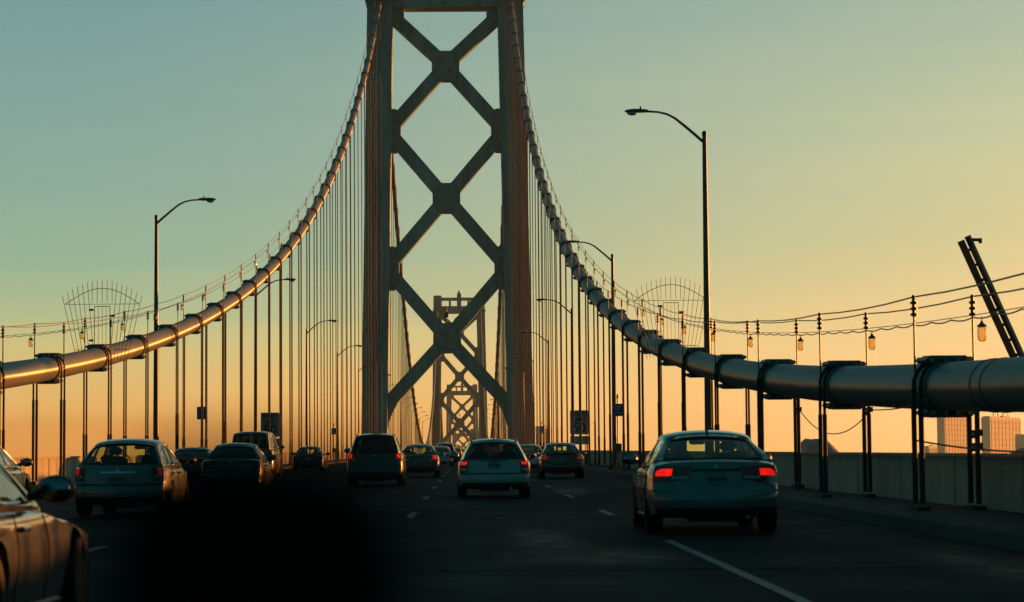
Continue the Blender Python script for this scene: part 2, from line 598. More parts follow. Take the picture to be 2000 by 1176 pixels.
_t = MT['tar'].node_tree
_b = _t.nodes['Principled BSDF']
_a = nd(_t, 'ShaderNodeAttribute', attribute_name='wear')
_c = nd(_t, 'ShaderNodeTexCoord')
_n = nd(_t, 'ShaderNodeTexNoise')
_n.inputs['Scale'].default_value = 2.2
_n.inputs['Detail'].default_value = 6
_t.links.new(_c.outputs['Object'], _n.inputs['Vector'])
_f = mth(_t, 'MULTIPLY', mth(_t, 'MULTIPLY', _a.outputs['Fac'], mth(_t, 'MULTIPLY_ADD', _n.outputs['Fac'], 3.2, -1.0, True)), 0.9, clamp=True)
_tr = nd(_t, 'ShaderNodeBsdfTransparent')
_mx = nd(_t, 'ShaderNodeMixShader')
_t.links.new(_f, _mx.inputs[0])
_t.links.new(_tr.outputs[0], _mx.inputs[1])
_t.links.new(_b.outputs[0], _mx.inputs[2])
_t.links.new(_mx.outputs[0], _t.nodes['Material Output'].inputs['Surface'])


def worn(cx_, cy_, wx_, ly_, skew):
    """a polished tar stain whose edges fade into the asphalt"""
    m, nu_, nv_ = MB(), 6, 12
    m.grid(lambda i, j: (cx_ + skew * (j / nv_ - 0.5) + wx_ * (i / nu_ - 0.5), cy_ + ly_ * (j / nv_ - 0.5), 0.0), nu_, nv_)
    o = ob('tar_patch', m, 'tar', road)
    o.location.z = 0.004
    at_ = o.data.attributes.new('wear', 'FLOAT', 'POINT')
    for k, d_ in enumerate(at_.data):
        i, j = k % (nu_ + 1), k // (nu_ + 1)
        d_.value = math.sin(PI * i / nu_) * math.sin(PI * j / nv_)


for a_ in ((3.75, 29.0, 1.1, 13.0, -0.4), (4.1, 24.5, 2.4, 5.0, 0.0), (7.3, 45.0, 0.9, 14.0, 0.2), (5.6, 63.0, 1.2, 16.0, 0.3), (0.4, 52.0, 1.0, 15.0, 0.2), (7.9, 22.0, 1.3, 9.0, 0.0), (-3.8, 27.0, 1.2, 14.0, 0.0)):
    worn(*a_)
# painted lane dashes: every dash a piece of the road
dash = MB().box((0, 0, 0), (0.13, 3.6, 0.006)).mesh('lane_dash', 'marking')
for lane, x in enumerate((-5.30, -1.77, 1.77, 5.30)):
    k = 0
    while True:
        y = 41.2 + 14.63 * k - (0.6 if lane < 3 else 0)
        k += 1
        if y > 330:
            break
        if lane == 3 and y < 30:
            continue
        put('lane_dash', dash, road, (x, y, deck(y) + 0.009))
put('lane_dash', MB().box((0, 0, 0), (0.115, 14.0, 0.006)).mesh('lane_dash', 'marking'), road, (5.30, 21.6, 0.009))
put('lane_dash', dash, road, (-1.77, 26.6, 0.009))
put('lane_dash', dash, road, (-1.77, 11.9, 0.009))
# ------------------------------------------------------------------ parapets: plates with rivets, posts and a top rail
PL = 4.57


def rivet(m, x, z, sgn):
    m.add([(x - 0.022, -sgn * 0.02, z), (x, -sgn * 0.02, z - 0.022), (x + 0.022, -sgn * 0.02, z), (x, -sgn * 0.02, z + 0.022), (x, -sgn * 0.042, z)],
          [(0, 1, 4), (1, 2, 4), (2, 3, 4), (3, 0, 4)])


pm = MB().box((0, 0, 0.395), (PL - 0.012, 0.016, 0.83))
for x in (-2.18, -1.05, 0.0, 1.05, 2.18):
    for k in range(6):
        for s_ in (1, -1):
            rivet(pm, x, 0.1 + 0.125 * k, s_)
panel_me = pm.mesh('panel', 'parapet')
post_me = MB().box((0, 0, 0.40), (0.05, 0.07, 0.80)).mesh('post', 'parapet')
for sgn, side in ((-1, 'left'), (1, 'right')):
    t = thing('parapet', 'riveted grey steel parapet along the %s edge of the roadway%s' % (side, ', glowing orange in low sun' if sgn < 0 else ', dark in its own shade'),
              'parapet', (sgn * RX, 0, 0), 0, 'steel parapets along the bridge')
    rails, rest = MB(), MB()
    y = -31.5
    while y < 1049:
        yc = y + PL / 2
        if not (T[0] - 6.5 < yc < T[0] + 6.5):
            z = deck(yc) + 0.2
            if yc < 345:
                put('panel', panel_me, t, (0, yc, z), (0, 0, PI / 2))
                put('post', post_me, t, (0.0, y, z))
            else:
                rest.box((0, yc, z + 0.41), (0.016, PL - 0.05, 0.8))
        y += PL
    yy = [q for q in ys if q < 1060]
    rails.grid(lambda i, j: ((-0.09, -0.09, 0.09, 0.09)[i], yy[j], deck(yy[j]) + 0.2 + (0.80, 0.855, 0.855, 0.80)[i]), 3, len(yy) - 1)
    ob('top_rail', rails, 'parapet', t)
    tag(ob('far_panel', rest, 'parapet', t), kind='stuff')

# ------------------------------------------------------------------ the towers


def leg_x(z):
    return 11.2 - 1.2 * z / 70.0


def build_tower():
    t = thing('suspension_tower', 'near grey-green steel bridge tower with stacked X bracing straddling the road', 'bridge tower', (0, T[0], 0), 0,
              'suspension bridge towers')
    # cellular leg: a plan outline with flutes, swept up a leaning axis
    hw, hd = 1.95, 3.0
    front = []
    n = 9
    for k in range(n):
        a = -hw + 2 * hw * k / n
        b = -hw + 2 * hw * (k + 1) / n
        dpt = 0.0 if k % 2 == 0 else 0.10
        if k in (0, n - 1):
            dpt = 0.25
        front += [(a, -hd + dpt), (b, -hd + dpt)]
    outline = front + [(hw, 0.0)] + [(-x, -y) for x, y in front] + [(-hw, 0.0)]
    for sgn in (-1, 1):
        m = MB()
        zs = [-92, -60, -30, -10, 0, 12, 24, 36, 48, 60, 69.5]
        vs, fs = [], []
        k = len(outline)
        for z in zs:
            for (x, y) in outline:
                vs.append((sgn * leg_x(z) + x, y, z))
        for j in range(len(zs) - 1):
            for i in range(k):
                q = (i + 1) % k
                fs.append((j * k + i, j * k + q, (j + 1) * k + q, (j + 1) * k + i))
        fs.append(tuple((len(zs) - 1) * k + i for i in range(k)))
        m.add(vs, fs)
        leg = ob('leg', m, 'tower', t)
        # horizontal splice plates and a column of rivets read as fine lines up the leg
        sp = MB()
        for z in (9, 20, 34, 44.5, 55, 64.5):
            sp.box((sgn * leg_x(z), 0, z), (2 * hw + 0.06, 2 * hd - 0.9, 0.35))
        ob('splice_plate', sp, 'tower_dark', leg)
        inner = sgn * (leg_x(40) - hw)
    # nodes
    NX = [59.7, 39.4, 18.04]
    GZ = [67.9, 49.75, 28.7, 7.6]
    D2 = 1.05
    for i, z in enumerate(NX):
        a, b, c = 2.12, 2.28, 1.05
        poly = [(-a, z - b + c), (-a + c, z - b), (a - c, z - b), (a, z - b + c), (a, z + b - c), (a - c, z + b), (-a + c, z + b), (-a, z + b - c)]
        g = ob('gusset_plate', MB().prism(poly, -D2 - 0.09, D2 + 0.09), 'tower_dark', t)
        rb = MB()
        for s in (-1, 1):
            rb.box((0, s * (D2 + 0.12), z), (3.9, 0.06, 0.14)).box((0, s * (D2 + 0.12), z), (0.14, 0.08, 4.2))
        ob('rib', rb, 'tower', g)
        for sgn in (-1, 1):
            for gz in (GZ[i], GZ[i + 1]):
                ex = leg_x(gz) - 1.95 + 0.25
                p0 = Vector((sgn * 1.0, z + (1.1 if gz > z else -1.1)))
                p1 = Vector((sgn * ex, gz + (-0.3 if gz > z else 0.3)))
                d = (p1 - p0).normalized()
                nrm = Vector((-d.y, d.x)) * 1.0
                m = MB()
                poly = [p0 + nrm, p0 - nrm, p1 - nrm, p1 + nrm]
                m.prism([(q.x, q.y) for q in poly], -D2, D2)
                br = ob('diagonal_brace', m, 'tower', t)
                fl = MB()
                for off in (-0.93, -0.35, 0.35, 0.93):
                    o2 = Vector((-d.y, d.x)) * off
                    h2 = Vector((-d.y, d.x)) * 0.055
                    a0, a1 = p0 + d * 1.2 + o2, p1 - d * 1.0 + o2
                    for s in (-1, 1):
                        fl.prism([(q.x, q.y) for q in (a0 + h2, a0 - h2, a1 - h2, a1 + h2)], s * (D2 + 0.03) - 0.04, s * (D2 + 0.03) + 0.04)
                ob('flange', fl, 'tower', br)
    # gussets on the legs
    for sgn in (-1, 1):
        for gz in (49.75, 28.7):
            e = leg_x(gz) - 1.95
            poly = [(sgn * (e + 0.15), gz - 3.3), (sgn * (e - 0.75), gz - 3.3), (sgn * (e - 1.45), gz - 2.4), (sgn * (e - 1.45), gz - 1.2), (sgn * (e - 1.45), gz + 1.2), (sgn * (e - 1.45), gz + 2.4),
                    (sgn * (e - 0.75), gz + 3.3), (sgn * (e + 0.15), gz + 3.3)]
            ob('gusset_plate', MB().prism(poly, -D2 - 0.07, D2 + 0.07), 'tower_dark', t)
        e = leg_x(67) - 1.95
        poly = [(sgn * (e + 0.15), 66.1), (sgn * (e - 0.75), 66.1), (sgn * (e - 1.75), 66.6), (sgn * (e - 1.75), 69.0), (sgn * (e + 0.15), 69.0)]
        ob('gusset_plate', MB().prism(poly, -D2 - 0.07, D2 + 0.07), 'tower_dark', t)
        e = leg_x(7) - 1.95
        poly = [(sgn * (e + 0.3), 9.8), (sgn * (e - 0.9), 9.8), (sgn * (e - 1.75), 8.95), (sgn * (e - 1.3), 7.85), (sgn * (e - 1.0), 7.35), (sgn * (e - 0.62), 6.5), (sgn * (e - 0.25), 5.5), (sgn * (e + 0.0), 4.5), (sgn * (e + 0.3), 3.6)]
        ob('gusset_plate', MB().prism(poly, -D2 - 0.07, D2 + 0.07), 'tower_dark', t)
    # crown
    ob('top_strut', MB().box((0, 0, 70.3), (2 * (leg_x(70) - 1.9), 4.2, 3.4)), 'tower', t)
    bar = MB().box((0, 0, 75.3), (2 * (leg_x(70) - 1.9), 3.2, 1.3))
    for x in (-4.3, 4.3):
        bar.box((x, 0, 73.35), (1.0, 3.0, 2.7))
    ob('crown_bar', bar, 'tower', t)
    pn = ob('pinnacle', MB().box((0, 0, 74.9), (2.0, 3.8, 5.6)).box((0, 0, 77.9), (1.5, 2.4, 0.7)), 'tower', t)
    ob('beacon', MB().lathe([(0.5, 78.25), (0.55, 78.8), (0.2, 79.2), (0.08, 79.3), (0.05, 80.2)], 8), 'iron', pn)
    for sgn in (-1, 1):
        x = sgn * leg_x(70)
        ob('leg_cap', MB().box((x, 0, 73.0), (3.9, 5.6, 6.9)).box((x, 0, 76.6), (3.3, 4.6, 0.7)), 'tower', t)
        wk = MB().box((x, 0, 69.75), (4.7, 8.4, 0.22))
        for k in range(5):
            for j in (-4.1, 4.1):
                wk.tube([(x - 2.3 + 1.15 * k, j, 69.8), (x - 2.3 + 1.15 * k, j, 70.9)], 0.05, 5)
        wk.box((x, -4.1, 70.9), (4.7, 0.08, 0.08)).box((x, 4.1, 70.9), (4.7, 0.08, 0.08))
        wk.add([(x + sgn * 1.95, -2.5, 69.6), (x + sgn * 2.3, -2.5, 69.6), (x + sgn * 1.95, -2.5, 69.0), (x + sgn * 1.95, 2.5, 69.6), (x + sgn * 2.3, 2.5, 69.6), (x + sgn * 1.95, 2.5, 69.0)],
               [(0, 1, 2), (3, 5, 4), (0, 3, 4, 1), (1, 4, 5, 2), (0, 2, 5, 3)])
        ob('walkway', wk, 'iron', t)
    # a small mast on the lowest node
    ms = MB().tube([(-0.1, 0, 20.3), (-0.1, 0, 22.6)], 0.09, 6).box((-0.1, 0, 21.6), (0.55, 0.4, 0.8)).tube([(0.9, 0, 20.3), (1.2, 0, 21.0), (1.9, 0, 21.6)], 0.06, 5)
    ob('mast', ms, 'iron', t)
    return t


tw = build_tower()
tw.scale = (1, 1, 1.008)
for i, lab in ((1, 'second tower, smaller and brown in haze beyond the near tower'), (2, 'third tower, half hidden in haze inside the legs of the second'),
               (3, 'farthest tower, only its hazy top showing low above the cars')):
    dup(tw, lab, (0, T[i], deck(T[i])))

# ------------------------------------------------------------------ main cables, bands, suspenders, hand ropes, lanterns
ST_R = [34.2 + 9.144 * k for k in range(34) if 34.2 + 9.144 * k < 340]
ST_L = [60.4 + 9.144 * k for k in range(31) if 60.4 + 9.144 * k < 340]
ST_L0 = [60.4 - 9.144 * k for k in (1, 2)]
ST_R0 = [34.2 - 9.144]

# band: collar, flange plates on top and below, rope grooves, bolts
bm = MB()
bm.lathe([(0.372, -0.42), (0.41, -0.40), (0.41, 0.40), (0.372, 0.42)], 24, 'y')
for s in (-1, 1):
    bm.cbox((0, 0, s * 0.40), (0.74, 0.80, 0.10), 0.045)
    bm.cbox((0, 0, s * 0.456), (0.56, 0.58, 0.03), 0.012)
band_me = bm.mesh('cable_band', 'band')
bt = MB()
for s in (-1, 1):
    for k in range(4):
        for e in (-1, 1):
            bt.lathe([(0.035, -0.5), (0.035, 0.5)], 6, 'y', Matrix.Translation((-0.27 + 0.18 * k, 0, s * 0.40)))
bolt_me = bt.mesh('bolt_row', 'parapet')
gr = MB()
for yo in (0.0,):
    gr.tube([(0.425 * math.cos(w), yo, 0.43 * math.sin(w)) for w in [PI * k / 12 for k in range(13)]], 0.032, 6)
loop_me = gr.mesh('rope_loop', 'rope')
post_c = MB().tube([(0, 0, 0.0), (0, 0, 1.36)], 0.016, 6).tube([(0, 0, 1.08), (0, 0, 1.40)], [0.028, 0.028], 6)
for h in (1.10, 1.19, 1.28):
    post_c.lathe([(0.02, h - 0.03), (0.055, h - 0.012), (0.055, h + 0.012), (0.02, h + 0.03)], 8)
stan_me = post_c.mesh('stanchion', 'iron')
rope_me = MB().tube([(0, 0, 0), (0, 0, 1)], 0.030, 6).mesh('rope', 'rope')
slv = MB().tube([(0, -0.27, 0.06), (0, -0.27, 1.0)], 0.042, 8).tube([(0, 0.27, 0.06), (0, 0.27, 1.0)], 0.042, 8)
slv.box((0, 0, 0.02), (0.20, 0.74, 0.04))
sleeve_me = slv.mesh('rope_socket', 'rope')
clamp_me = MB().box((0, 0, 0), (0.05, 0.66, 0.05)).box((0, 0.27, 0.0), (0.10, 0.10, 0.13)).box((0, -0.27, 0.02), (0.10, 0.10, 0.10)).mesh('rope_clamp', 'iron')

cables = {}
for sgn, side in ((-1, 'left'), (1, 'right')):
    c = thing('main_cable', ('thick left main cable sweeping up to the near tower, lit orange by the sun' if sgn < 0 else
                             'thick dark main cable sweeping up to the near tower on the right'), 'cable', (sgn * PX, 0, 0), 0, 'main suspension cables')
    cables[sgn] = c
    # the near span in sections that a band covers at each joint
    sts = sorted((ST_L0 + ST_L) if sgn < 0 else (ST_R0 + ST_R))
    cuts = [-30.0, sts[0] - 9.144] + sts + [T[0]]
    for a, b in zip(cuts[:-1], cuts[1:]):
        n = max(2, int((b - a) / 3))
        pts = [(0, a + (b - a) * k / n, cable_z(a + (b - a) * k / n)) for k in range(n + 1)]
        so2 = ob('cable_section', MB().tube(pts, 0.366, 28, cap=False), 'cable', c, True)
        at_ = so2.data.attributes.new('axis_dir', 'FLOAT_VECTOR', 'POINT')
        for v_, d_ in zip(so2.data.vertices, at_.data):
            d_.vector = Vector((0, 1, (cable_z(v_.co.y + .5) - cable_z(v_.co.y - .5)))).normalized()
    far = MB()
    for i in range(3):
        pts = [(0, T[i] + 704 * k / 64, cable_z(T[i] + 704 * k / 64)) for k in range(65)]
        far.tube(pts, 0.38, 10, cap=False)
    far.tube([(0, T[3], cable_z(T[3])), (0, T[3] + 330, cable_z(T[3] + 330))], 0.38, 8)
    fo2 = ob('far_cable', far, 'cable', c, True)
    at_ = fo2.data.attributes.new('axis_dir', 'FLOAT_VECTOR', 'POINT')
    for v_, d_ in zip(fo2.data.vertices, at_.data):
        d_.vector = (0, 1, 0)
    fb = MB()
    for i in range(2):
        for k in range(1, 77):
            y = T[i] + 9.144 * k
            sl = math.atan2(cable_z(y + 1) - cable_z(y - 1), 2)
            fb.lathe([(0.46, -0.42), (0.46, 0.42)], 8, 'y', Matrix.Translation((0, y, cable_z(y))) @ Matrix.Rotation(sl, 4, 'X'))
    tag(ob('far_band', fb, 'band', c), kind='stuff')
    for y in sts:
        z = cable_z(y)
        sl = math.atan2(cable_z(y + 1) - cable_z(y - 1), 2)
        b = put('cable_band', band_me, c, (0, y, z), (sl, 0, 0))
        put('bolt_row', bolt_me, b)['kind'] = 'stuff'
        for yo in (-0.27, 0.27):
            put('rope_loop', loop_me, b, (0, yo, 0))
        for e in (-1, 1):
            put('stanchion', stan_me, c, (e * 0.45, y, z))
    # cable wrapping seam near the camera on the right
    if sgn > 0:
        for y in (30.3, 30.9):
            ob('wrap_ring', MB().lathe([(0.367, y - 0.04), (0.378, y - 0.03), (0.378, y + 0.03), (0.367, y + 0.04)], 28, 'y', Matrix.Translation((0, 0, cable_z(y)))), 'band', c, True, 40)

for sgn, side, sts in ((-1, 'left', sorted(ST_L0 + ST_L)), (1, 'right', sorted(ST_R0 + ST_R))):
    for i, y in enumerate(sts):
        z0, z1 = deck(y) + 0.2, cable_z(y)
        j = i - (2 if sgn < 0 else 1)
        if 0 <= j < 12:
            lab = '%s set of steel suspender ropes from the photo\'s %s edge, under main cable' % (ORD[j], side)
        elif j < 0:
            lab = 'steel suspender ropes just outside the picture under the %s main cable' % side
        else:
            lab = 'thin suspender ropes crowding toward the near tower under the %s main cable' % side
        t = thing('suspender', lab, 'suspender ropes', (sgn * PX, y, z0), 0, 'suspender ropes of the near span on the %s' % side)
        for e in (-1, 1):
            for yo in (-0.27, 0.27):
                put('rope', rope_me, t, (e * 0.425, yo, 0.1), (0, 0, 0), (1, 1, z1 - z0 - 0.1))
            put('rope_socket', sleeve_me, t, (e * 0.425, 0, 0), (0, 0, 0), (1, 1, 1.6 if (i * 7) % 3 else 2.6))
        if sgn > 0 and j in (1, 2):
            put('rope_clamp', clamp_me, t, (0.445, 0, (1.86, 2.03)[j - 1] - 0.2))
        if sgn > 0 and j == 0:
            put('rope_clamp', clamp_me, t, (0.445, 0, 1.15))
            put('rope_clamp', clamp_me, t, (0.445, 0, 0.95))
# far spans: one light mesh per hanger set
fm = MB()
for e in (-1, 1):
    for yo in (-0.27, 0.27):
        fm.tube([(e * 0.425, yo, 0), (e * 0.425, yo, 1)], 0.032, 4, cap=False)
farhang_me = fm.mesh('suspender', 'rope')
for sgn, side in ((-1, 'left'), (1, 'right')):
    for k in range(1, 77):
        y = T[0] + 9.144 * k
        o = put('suspender', farhang_me, None, (sgn * PX, y, deck(y) + 0.2), (0, 0, 0), (1, 1, cable_z(y) - deck(y) - 0.2))
        tag(o, 'hair-thin suspender ropes beyond the near tower under the %s main cable' % side, 'suspender ropes', 'suspender ropes of the main span on the %s' % side)
fs_ = MB()
for sgn in (-1, 1):
    for k in range(1, 77):
        y = T[1] + 9.144 * k
        fs_.tube([(sgn * PX, y, deck(y) + 0.2), (sgn * PX, y, cable_z(y))], 0.05, 4, cap=False)
tag(ob('suspender_ropes', fs_, 'rope'), 'faint suspender ropes between the second and third towers', 'suspender ropes', None, 'stuff')

# hand ropes along the cables and the wavy lantern wire slung under them
for sgn, side, sts in ((-1, 'left', sorted(ST_L0 + ST_L)), (1, 'right', sorted(ST_R0 + ST_R))):
    yy = [sts[0] - 9.144] + sts + [342.0]
    for e, nm in ((-1, 'inner'), (1, 'outer')):
        x = sgn * (PX + e * 0.45)
        pts = []
        for a, b in zip(yy[:-1], yy[1:]):
            for k in range(4):
                q = a + (b - a) * k / 4
                za = cable_z(a) + (cable_z(b) - cable_z(a)) * k / 4
                pts.append((x, q, za + 1.37 - 0.05 * 4 * (k / 4) * (1 - k / 4)))
        o = ob('hand_rope', MB().tube(pts, 0.013, 5), 'wire')
        tag(o, '%s hand rope strung on posts above the %s main cable' % (nm, side), 'rope', 'hand ropes above the main cables')
    x = sgn * (PX + 0.45)
    pts = []
    for a, b in zip(yy[:-1], yy[1:]):
        n = 36 if a < 130 else 12
        for k in range(n):
            q = a + (b - a) * k / n
            za = cable_z(a) + (cable_z(b) - cable_z(a)) * k / n
            pts.append((x, q, za + 1.08 - 0.035 * abs(math.sin(PI * 6 * k / n)) - 0.03))
    o = ob('lantern_wire', MB().tube(pts, 0.012, 5), 'wire')
    tag(o, 'scalloped lantern wire slung below the %s hand ropes' % side, 'wire', 'lantern wires')
    o = ob('messenger_wire', MB().tube([(p[0], p[1], cable_z(p[1]) + 1.085) for p in pts[::6]], 0.007, 4), 'wire')
    tag(o, 'thin straight messenger wire just above the %s scalloped lantern wire' % side, 'wire', 'messenger wires')

LZ = MB()
cap_me = MB().lathe([(0.008, 0.0), (0.008, -0.06), (0.018, -0.07), (0.03, -0.10), (0.075, -0.135), (0.078, -0.15), (0.06, -0.155)], 12).mesh('cap', 'iron')
globe_me = MB().lathe([(0.055, -0.15), (0.070, -0.19), (0.074, -0.25), (0.066, -0.33), (0.05, -0.365), (0.02, -0.375)], 12).mesh('globe', 'globe', True)
for sgn, side, sts in ((-1, 'left', ST_L), (1, 'right', ST_R)):
    for i, y0 in enumerate(sts):
        y = y0 - 0.6
        if y > 300:
            break
        z = cable_z(y0 - 9.144) + (cable_z(y0) - cable_z(y0 - 9.144)) * (y - y0 + 9.144) / 9.144 + 1.04
        if i < 14:
            lab = '%s small glass lantern from the photo\'s %s edge, above the main cable' % (ORD[i], side)
        else:
            lab = 'tiny lantern high on the wire where the %s cable nears the tower' % side
        t = thing('cable_lantern', lab, 'lantern', (sgn * (PX + 0.45), y, z), 0, 'lanterns along the %s main cable' % side)
        put('cap', cap_me, t)
        put('globe', globe_me, t)

# fan shaped guards on the cables
for sgn, side in ((-1, 'left'), (1, 'right')):
    y = 79.6
    zc = cable_z(y)
    t = thing('cable_guard', 'fan-shaped wire climbing guard with a small gate straddling the %s main cable' % side, 'guard', (sgn * PX, y, zc), 0, 'fan guards on the main cables')
    n = 17
    for k in range(n):
        u = -1 + 2 * k / (n - 1)
        top = (u * 1.40, 0, 2.70 - 0.55 * u * u)
        door = abs(u) < 0.27
        bx = u * 0.86
        bot = (bx, 0, 0.42 if door else (0.40 if abs(bx) < 0.38 else 0.05 - 0.25 * abs(u)))
        if door:
            o = ob('bar', MB().tube([(u * 1.40, 0, 1.92), top], 0.010, 5), 'wire', t)
        else:
            o = ob('bar', MB().tube([bot, top], 0.010, 5), 'wire', t)
    ob('arc', MB().tube([(-1.30 + 2.6 * k / 24, 0.012, 1.86 + 0.56 * math.sin(PI * k / 24)) for k in range(25)], 0.012, 5), 'wire', t)
    ob('chord', MB().tube([(-1.30, 0.012, 1.86), (1.30, 0.012, 1.86)], 0.010, 5), 'wire', t)
    ob('lower_chord', MB().tube([(-0.92, 0.012, 0.25), (-0.42, 0.012, 0.25)], 0.012, 5).tube([(0.42, 0.012, 0.25), (0.92, 0.012, 0.25)], 0.012, 5), 'wire', t)
    g = MB()
    pts = [(-0.27, 0.02, 0.44), (-0.27, 0.02, 1.78), (0.27, 0.02, 1.78), (0.27, 0.02, 0.44), (-0.27, 0.02, 0.44)]
    for a, b in zip(pts[:-1], pts[1:]):
        g.tube([a, b], 0.013, 5)
    for k in range(1, 4):
        g.tube([(-0.27 + 0.135 * k, 0.02, 0.44), (-0.27 + 0.135 * k, 0.02, 1.78)], 0.008, 5)
    gate = ob('gate', g, 'wire', t)
    for (hx, hz) in ((-0.38, 1.66), (-0.38, 0.58), (0.37, 1.44)):
        ob('hinge', MB().box((hx, 0.02, hz), (0.16, 0.05, 0.07)), 'iron', gate)

# ------------------------------------------------------------------ lamp posts
lp = thing('lamp_post', 'x', 'street lamp', (0, 0, 0), 0, 'lamp posts along the bridge')
ob('pole', MB().tube([(0, 0, 0), (0, 0, 0.5), (0, 0, 6), (0, 0, 11.0)], [0.125, 0.12, 0.095, 0.068], 12).box((0, 0, 0.03), (0.42, 0.42, 0.06)).lathe([(0.08, 10.98), (0.08, 11.1), (0.03, 11.14)], 10),
   'pole', lp, True, 40)
ob('arm', MB().tube([(0.0, 0, 10.75), (-0.3, 0, 11.02), (-0.65, 0, 11.32), (-0.95, 0, 11.56), (-1.2, 0, 11.69), (-1.5, 0, 11.76), (-1.88, 0, 11.78)], [0.05, 0.048, 0.045, 0.04, 0.036, 0.034, 0.034], 8), 'pole', lp, True)
hd_ = MB()
prof = [(-1.80, .045, .05), (-1.88, .07, .075), (-2.08, .09, .085), (-2.23, .13, .09), (-2.40, .14, .075), (-2.52, .09, .05), (-2.56, .02, .02)]
vs, fs = [], []
for (x, ry, rz) in prof:
    for k in range(10):
        a = 2 * PI * k / 10
        vs.append((x, ry * math.cos(a), 11.78 + rz * math.sin(a) * (1.0 if math.sin(a) > 0 else 0.55)))
for i in range(len(prof) - 1):
    for k in range(10):
        fs.append((i * 10 + k, i * 10 + (k + 1) % 10, (i + 1) * 10 + (k + 1) % 10, (i + 1) * 10 + k))
hd_.add(vs, fs)
head = ob('lamp_head', hd_, 'pole', lp, True)
ob('lens', MB().ell((-2.32, 0, 11.73), (0.17, 0.11, 0.085)), 'lamp_clear', head, True)
ob('photocell', MB().lathe([(0.035, 11.85), (0.035, 11.93), (0.01, 11.95)], 8, 'z', Matrix.Translation((-2.04, 0, 0))), 'pole', head)
first = True
for sgn, side, y0 in ((1, 'right', 71.8), (-1, 'left', 96.6)):
    for k in range(15):
        y = y0 + 45.7 * k
        if y > 700:
            break
        if abs(y - T[0]) < 9:
            continue
        if k < 5:
            lab = '%s dark lamp post on the %s counted from the camera, arm reaching over the road' % (ORD[k], side)
            if sgn > 0 and k == 0:
                lab = 'tallest looking dark lamp post, beside the car on the right, arm over the road'
            if sgn < 0 and k == 0:
                lab = 'dark lamp post at far left rising through the lit cable, arm over road'
        elif y < T[0]:
            lab = 'distant lamp post among the %s suspender ropes before the near tower' % side
        else:
            lab = 'tiny lamp post seen through the near tower along the %s kerb' % side
        loc, sc = (sgn * 10.48, y, deck(y) + 0.2), (sgn, 1, 1)
        if first:
            lp['label'] = lab
            lp.location, lp.scale = loc, sc
            first = False
        else:
            dup(lp, lab, loc, sc)


# ------------------------------------------------------------------ signs
def text(name, body, size, loc, parent, material):
    cu = bpy.data.curves.new(name, 'FONT')
    cu.body = body
    cu.size = size
    cu.align_x, cu.align_y = 'CENTER', 'CENTER'
    cu.extrude = 0.004
    cu.offset = size * 0.022
    cu.materials.append(MT[material])
    tmp = bpy.data.objects.new(name, cu)
    COL.objects.link(tmp)
    me = bpy.data.meshes.new_from_object(tmp.evaluated_get(bpy.context.evaluated_depsgraph_get()))
    bpy.data.objects.remove(tmp)
    o = bpy.data.objects.new(name, me)
    COL.objects.link(o)
    o.location = loc
    o.rotation_euler = (PI / 2, 0, 0)
    o.parent = parent
    return o


for sgn, side in ((-1, 'left'), (1, 'right')):
    x = -10.15 if sgn < 0 else 10.25
    t = thing('speed_limit_sign', 'white SPEED LIMIT 50 sign standing among the %s suspender ropes' % side, 'road sign', (x, 149.0, 0.2), 0, 'speed limit signs')
    ob('board', MB().cbox((0, 0, 2.70), (1.22, 0.02, 1.60), 0.06), 'sign_white', t)
    rim = MB()
    for (cx_, cz_, sx_, sz_) in ((0, 3.44, 1.10, .03), (0, 1.96, 1.10, .03), (-.55, 2.7, .03, 1.45), (.55, 2.7, .03, 1.45)):
        rim.box((cx_, -0.014, cz_), (sx_, 0.006, sz_))
    ob('border', rim, 'sign_black', t)
    text('lettering', 'SPEED', 0.36, (0, -0.016, 3.23), t, 'sign_black')
    text('lettering', 'LIMIT', 0.36, (0, -0.016, 2.88), t, 'sign_black')
    text('lettering', '50', 0.88, (0, -0.016, 2.33), t, 'sign_black')
    ob('plate', MB().cbox((0.25 if sgn < 0 else 0, 0, 1.52), (0.9 if sgn < 0 else 1.22, 0.02, 0.55), 0.04), 'sign_white', t)
    for e in (-0.4, 0.4):
        ob('post', MB().tube([(e, 0.05, 0), (e, 0.05, 3.3)], 0.04, 8), 'pole', t)
    for j, y in enumerate((110.5, 221.0)):
        x2 = -10.15 if sgn < 0 else 10.2
        t = thing('call_box', ('small blue call box sign on a thin pole by the %s suspender ropes' if j == 0 else 'tiny farther blue call box sign just beside the near tower on the %s') % side,
                  'call box', (x2, y, 0.2), 0, 'blue call box signs')
        ob('pole', MB().tube([(0, 0, 0), (0, 0, 3.4)], 0.035, 8), 'pole', t)
        sb = ob('sign_board', MB().cbox((0, -0.05, 2.85), (0.46, 0.02, 0.62), 0.03), 'sign_blue', t)
        st = MB()
        for zz, wd in ((3.02, .3), (2.88, .22), (2.72, .28)):
            st.box((0, -0.063, zz), (wd, 0.004, 0.05))
        ob('print_line', st, 'sign_white', sb)
        ob('beacon', MB().lathe([(0.05, 3.4), (0.06, 3.5), (0.04, 3.58), (0.015, 3.64)], 8), 'iron', t)
        ob('phone_housing', MB().cbox((0, -0.09, 1.0), (0.34, 0.2, 0.42), 0.04), 'iron', t)
t = thing('traffic_cone', 'orange traffic cone with a white collar on the right kerb ledge', 'traffic cone', (9.75, 104.0, 0.2))
ob('cone_body', MB().lathe([(0.15, 0.03), (0.10, 0.25), (0.055, 0.5), (0.03, 0.62)], 14), 'orange', t, True, 40)
ob('base', MB().box((0, 0, 0.015), (0.36, 0.36, 0.03)), 'orange', t)
ob('collar', MB().lathe([(0.106, 0.26), (0.074, 0.42)], 14), 'sign_white', t, True)

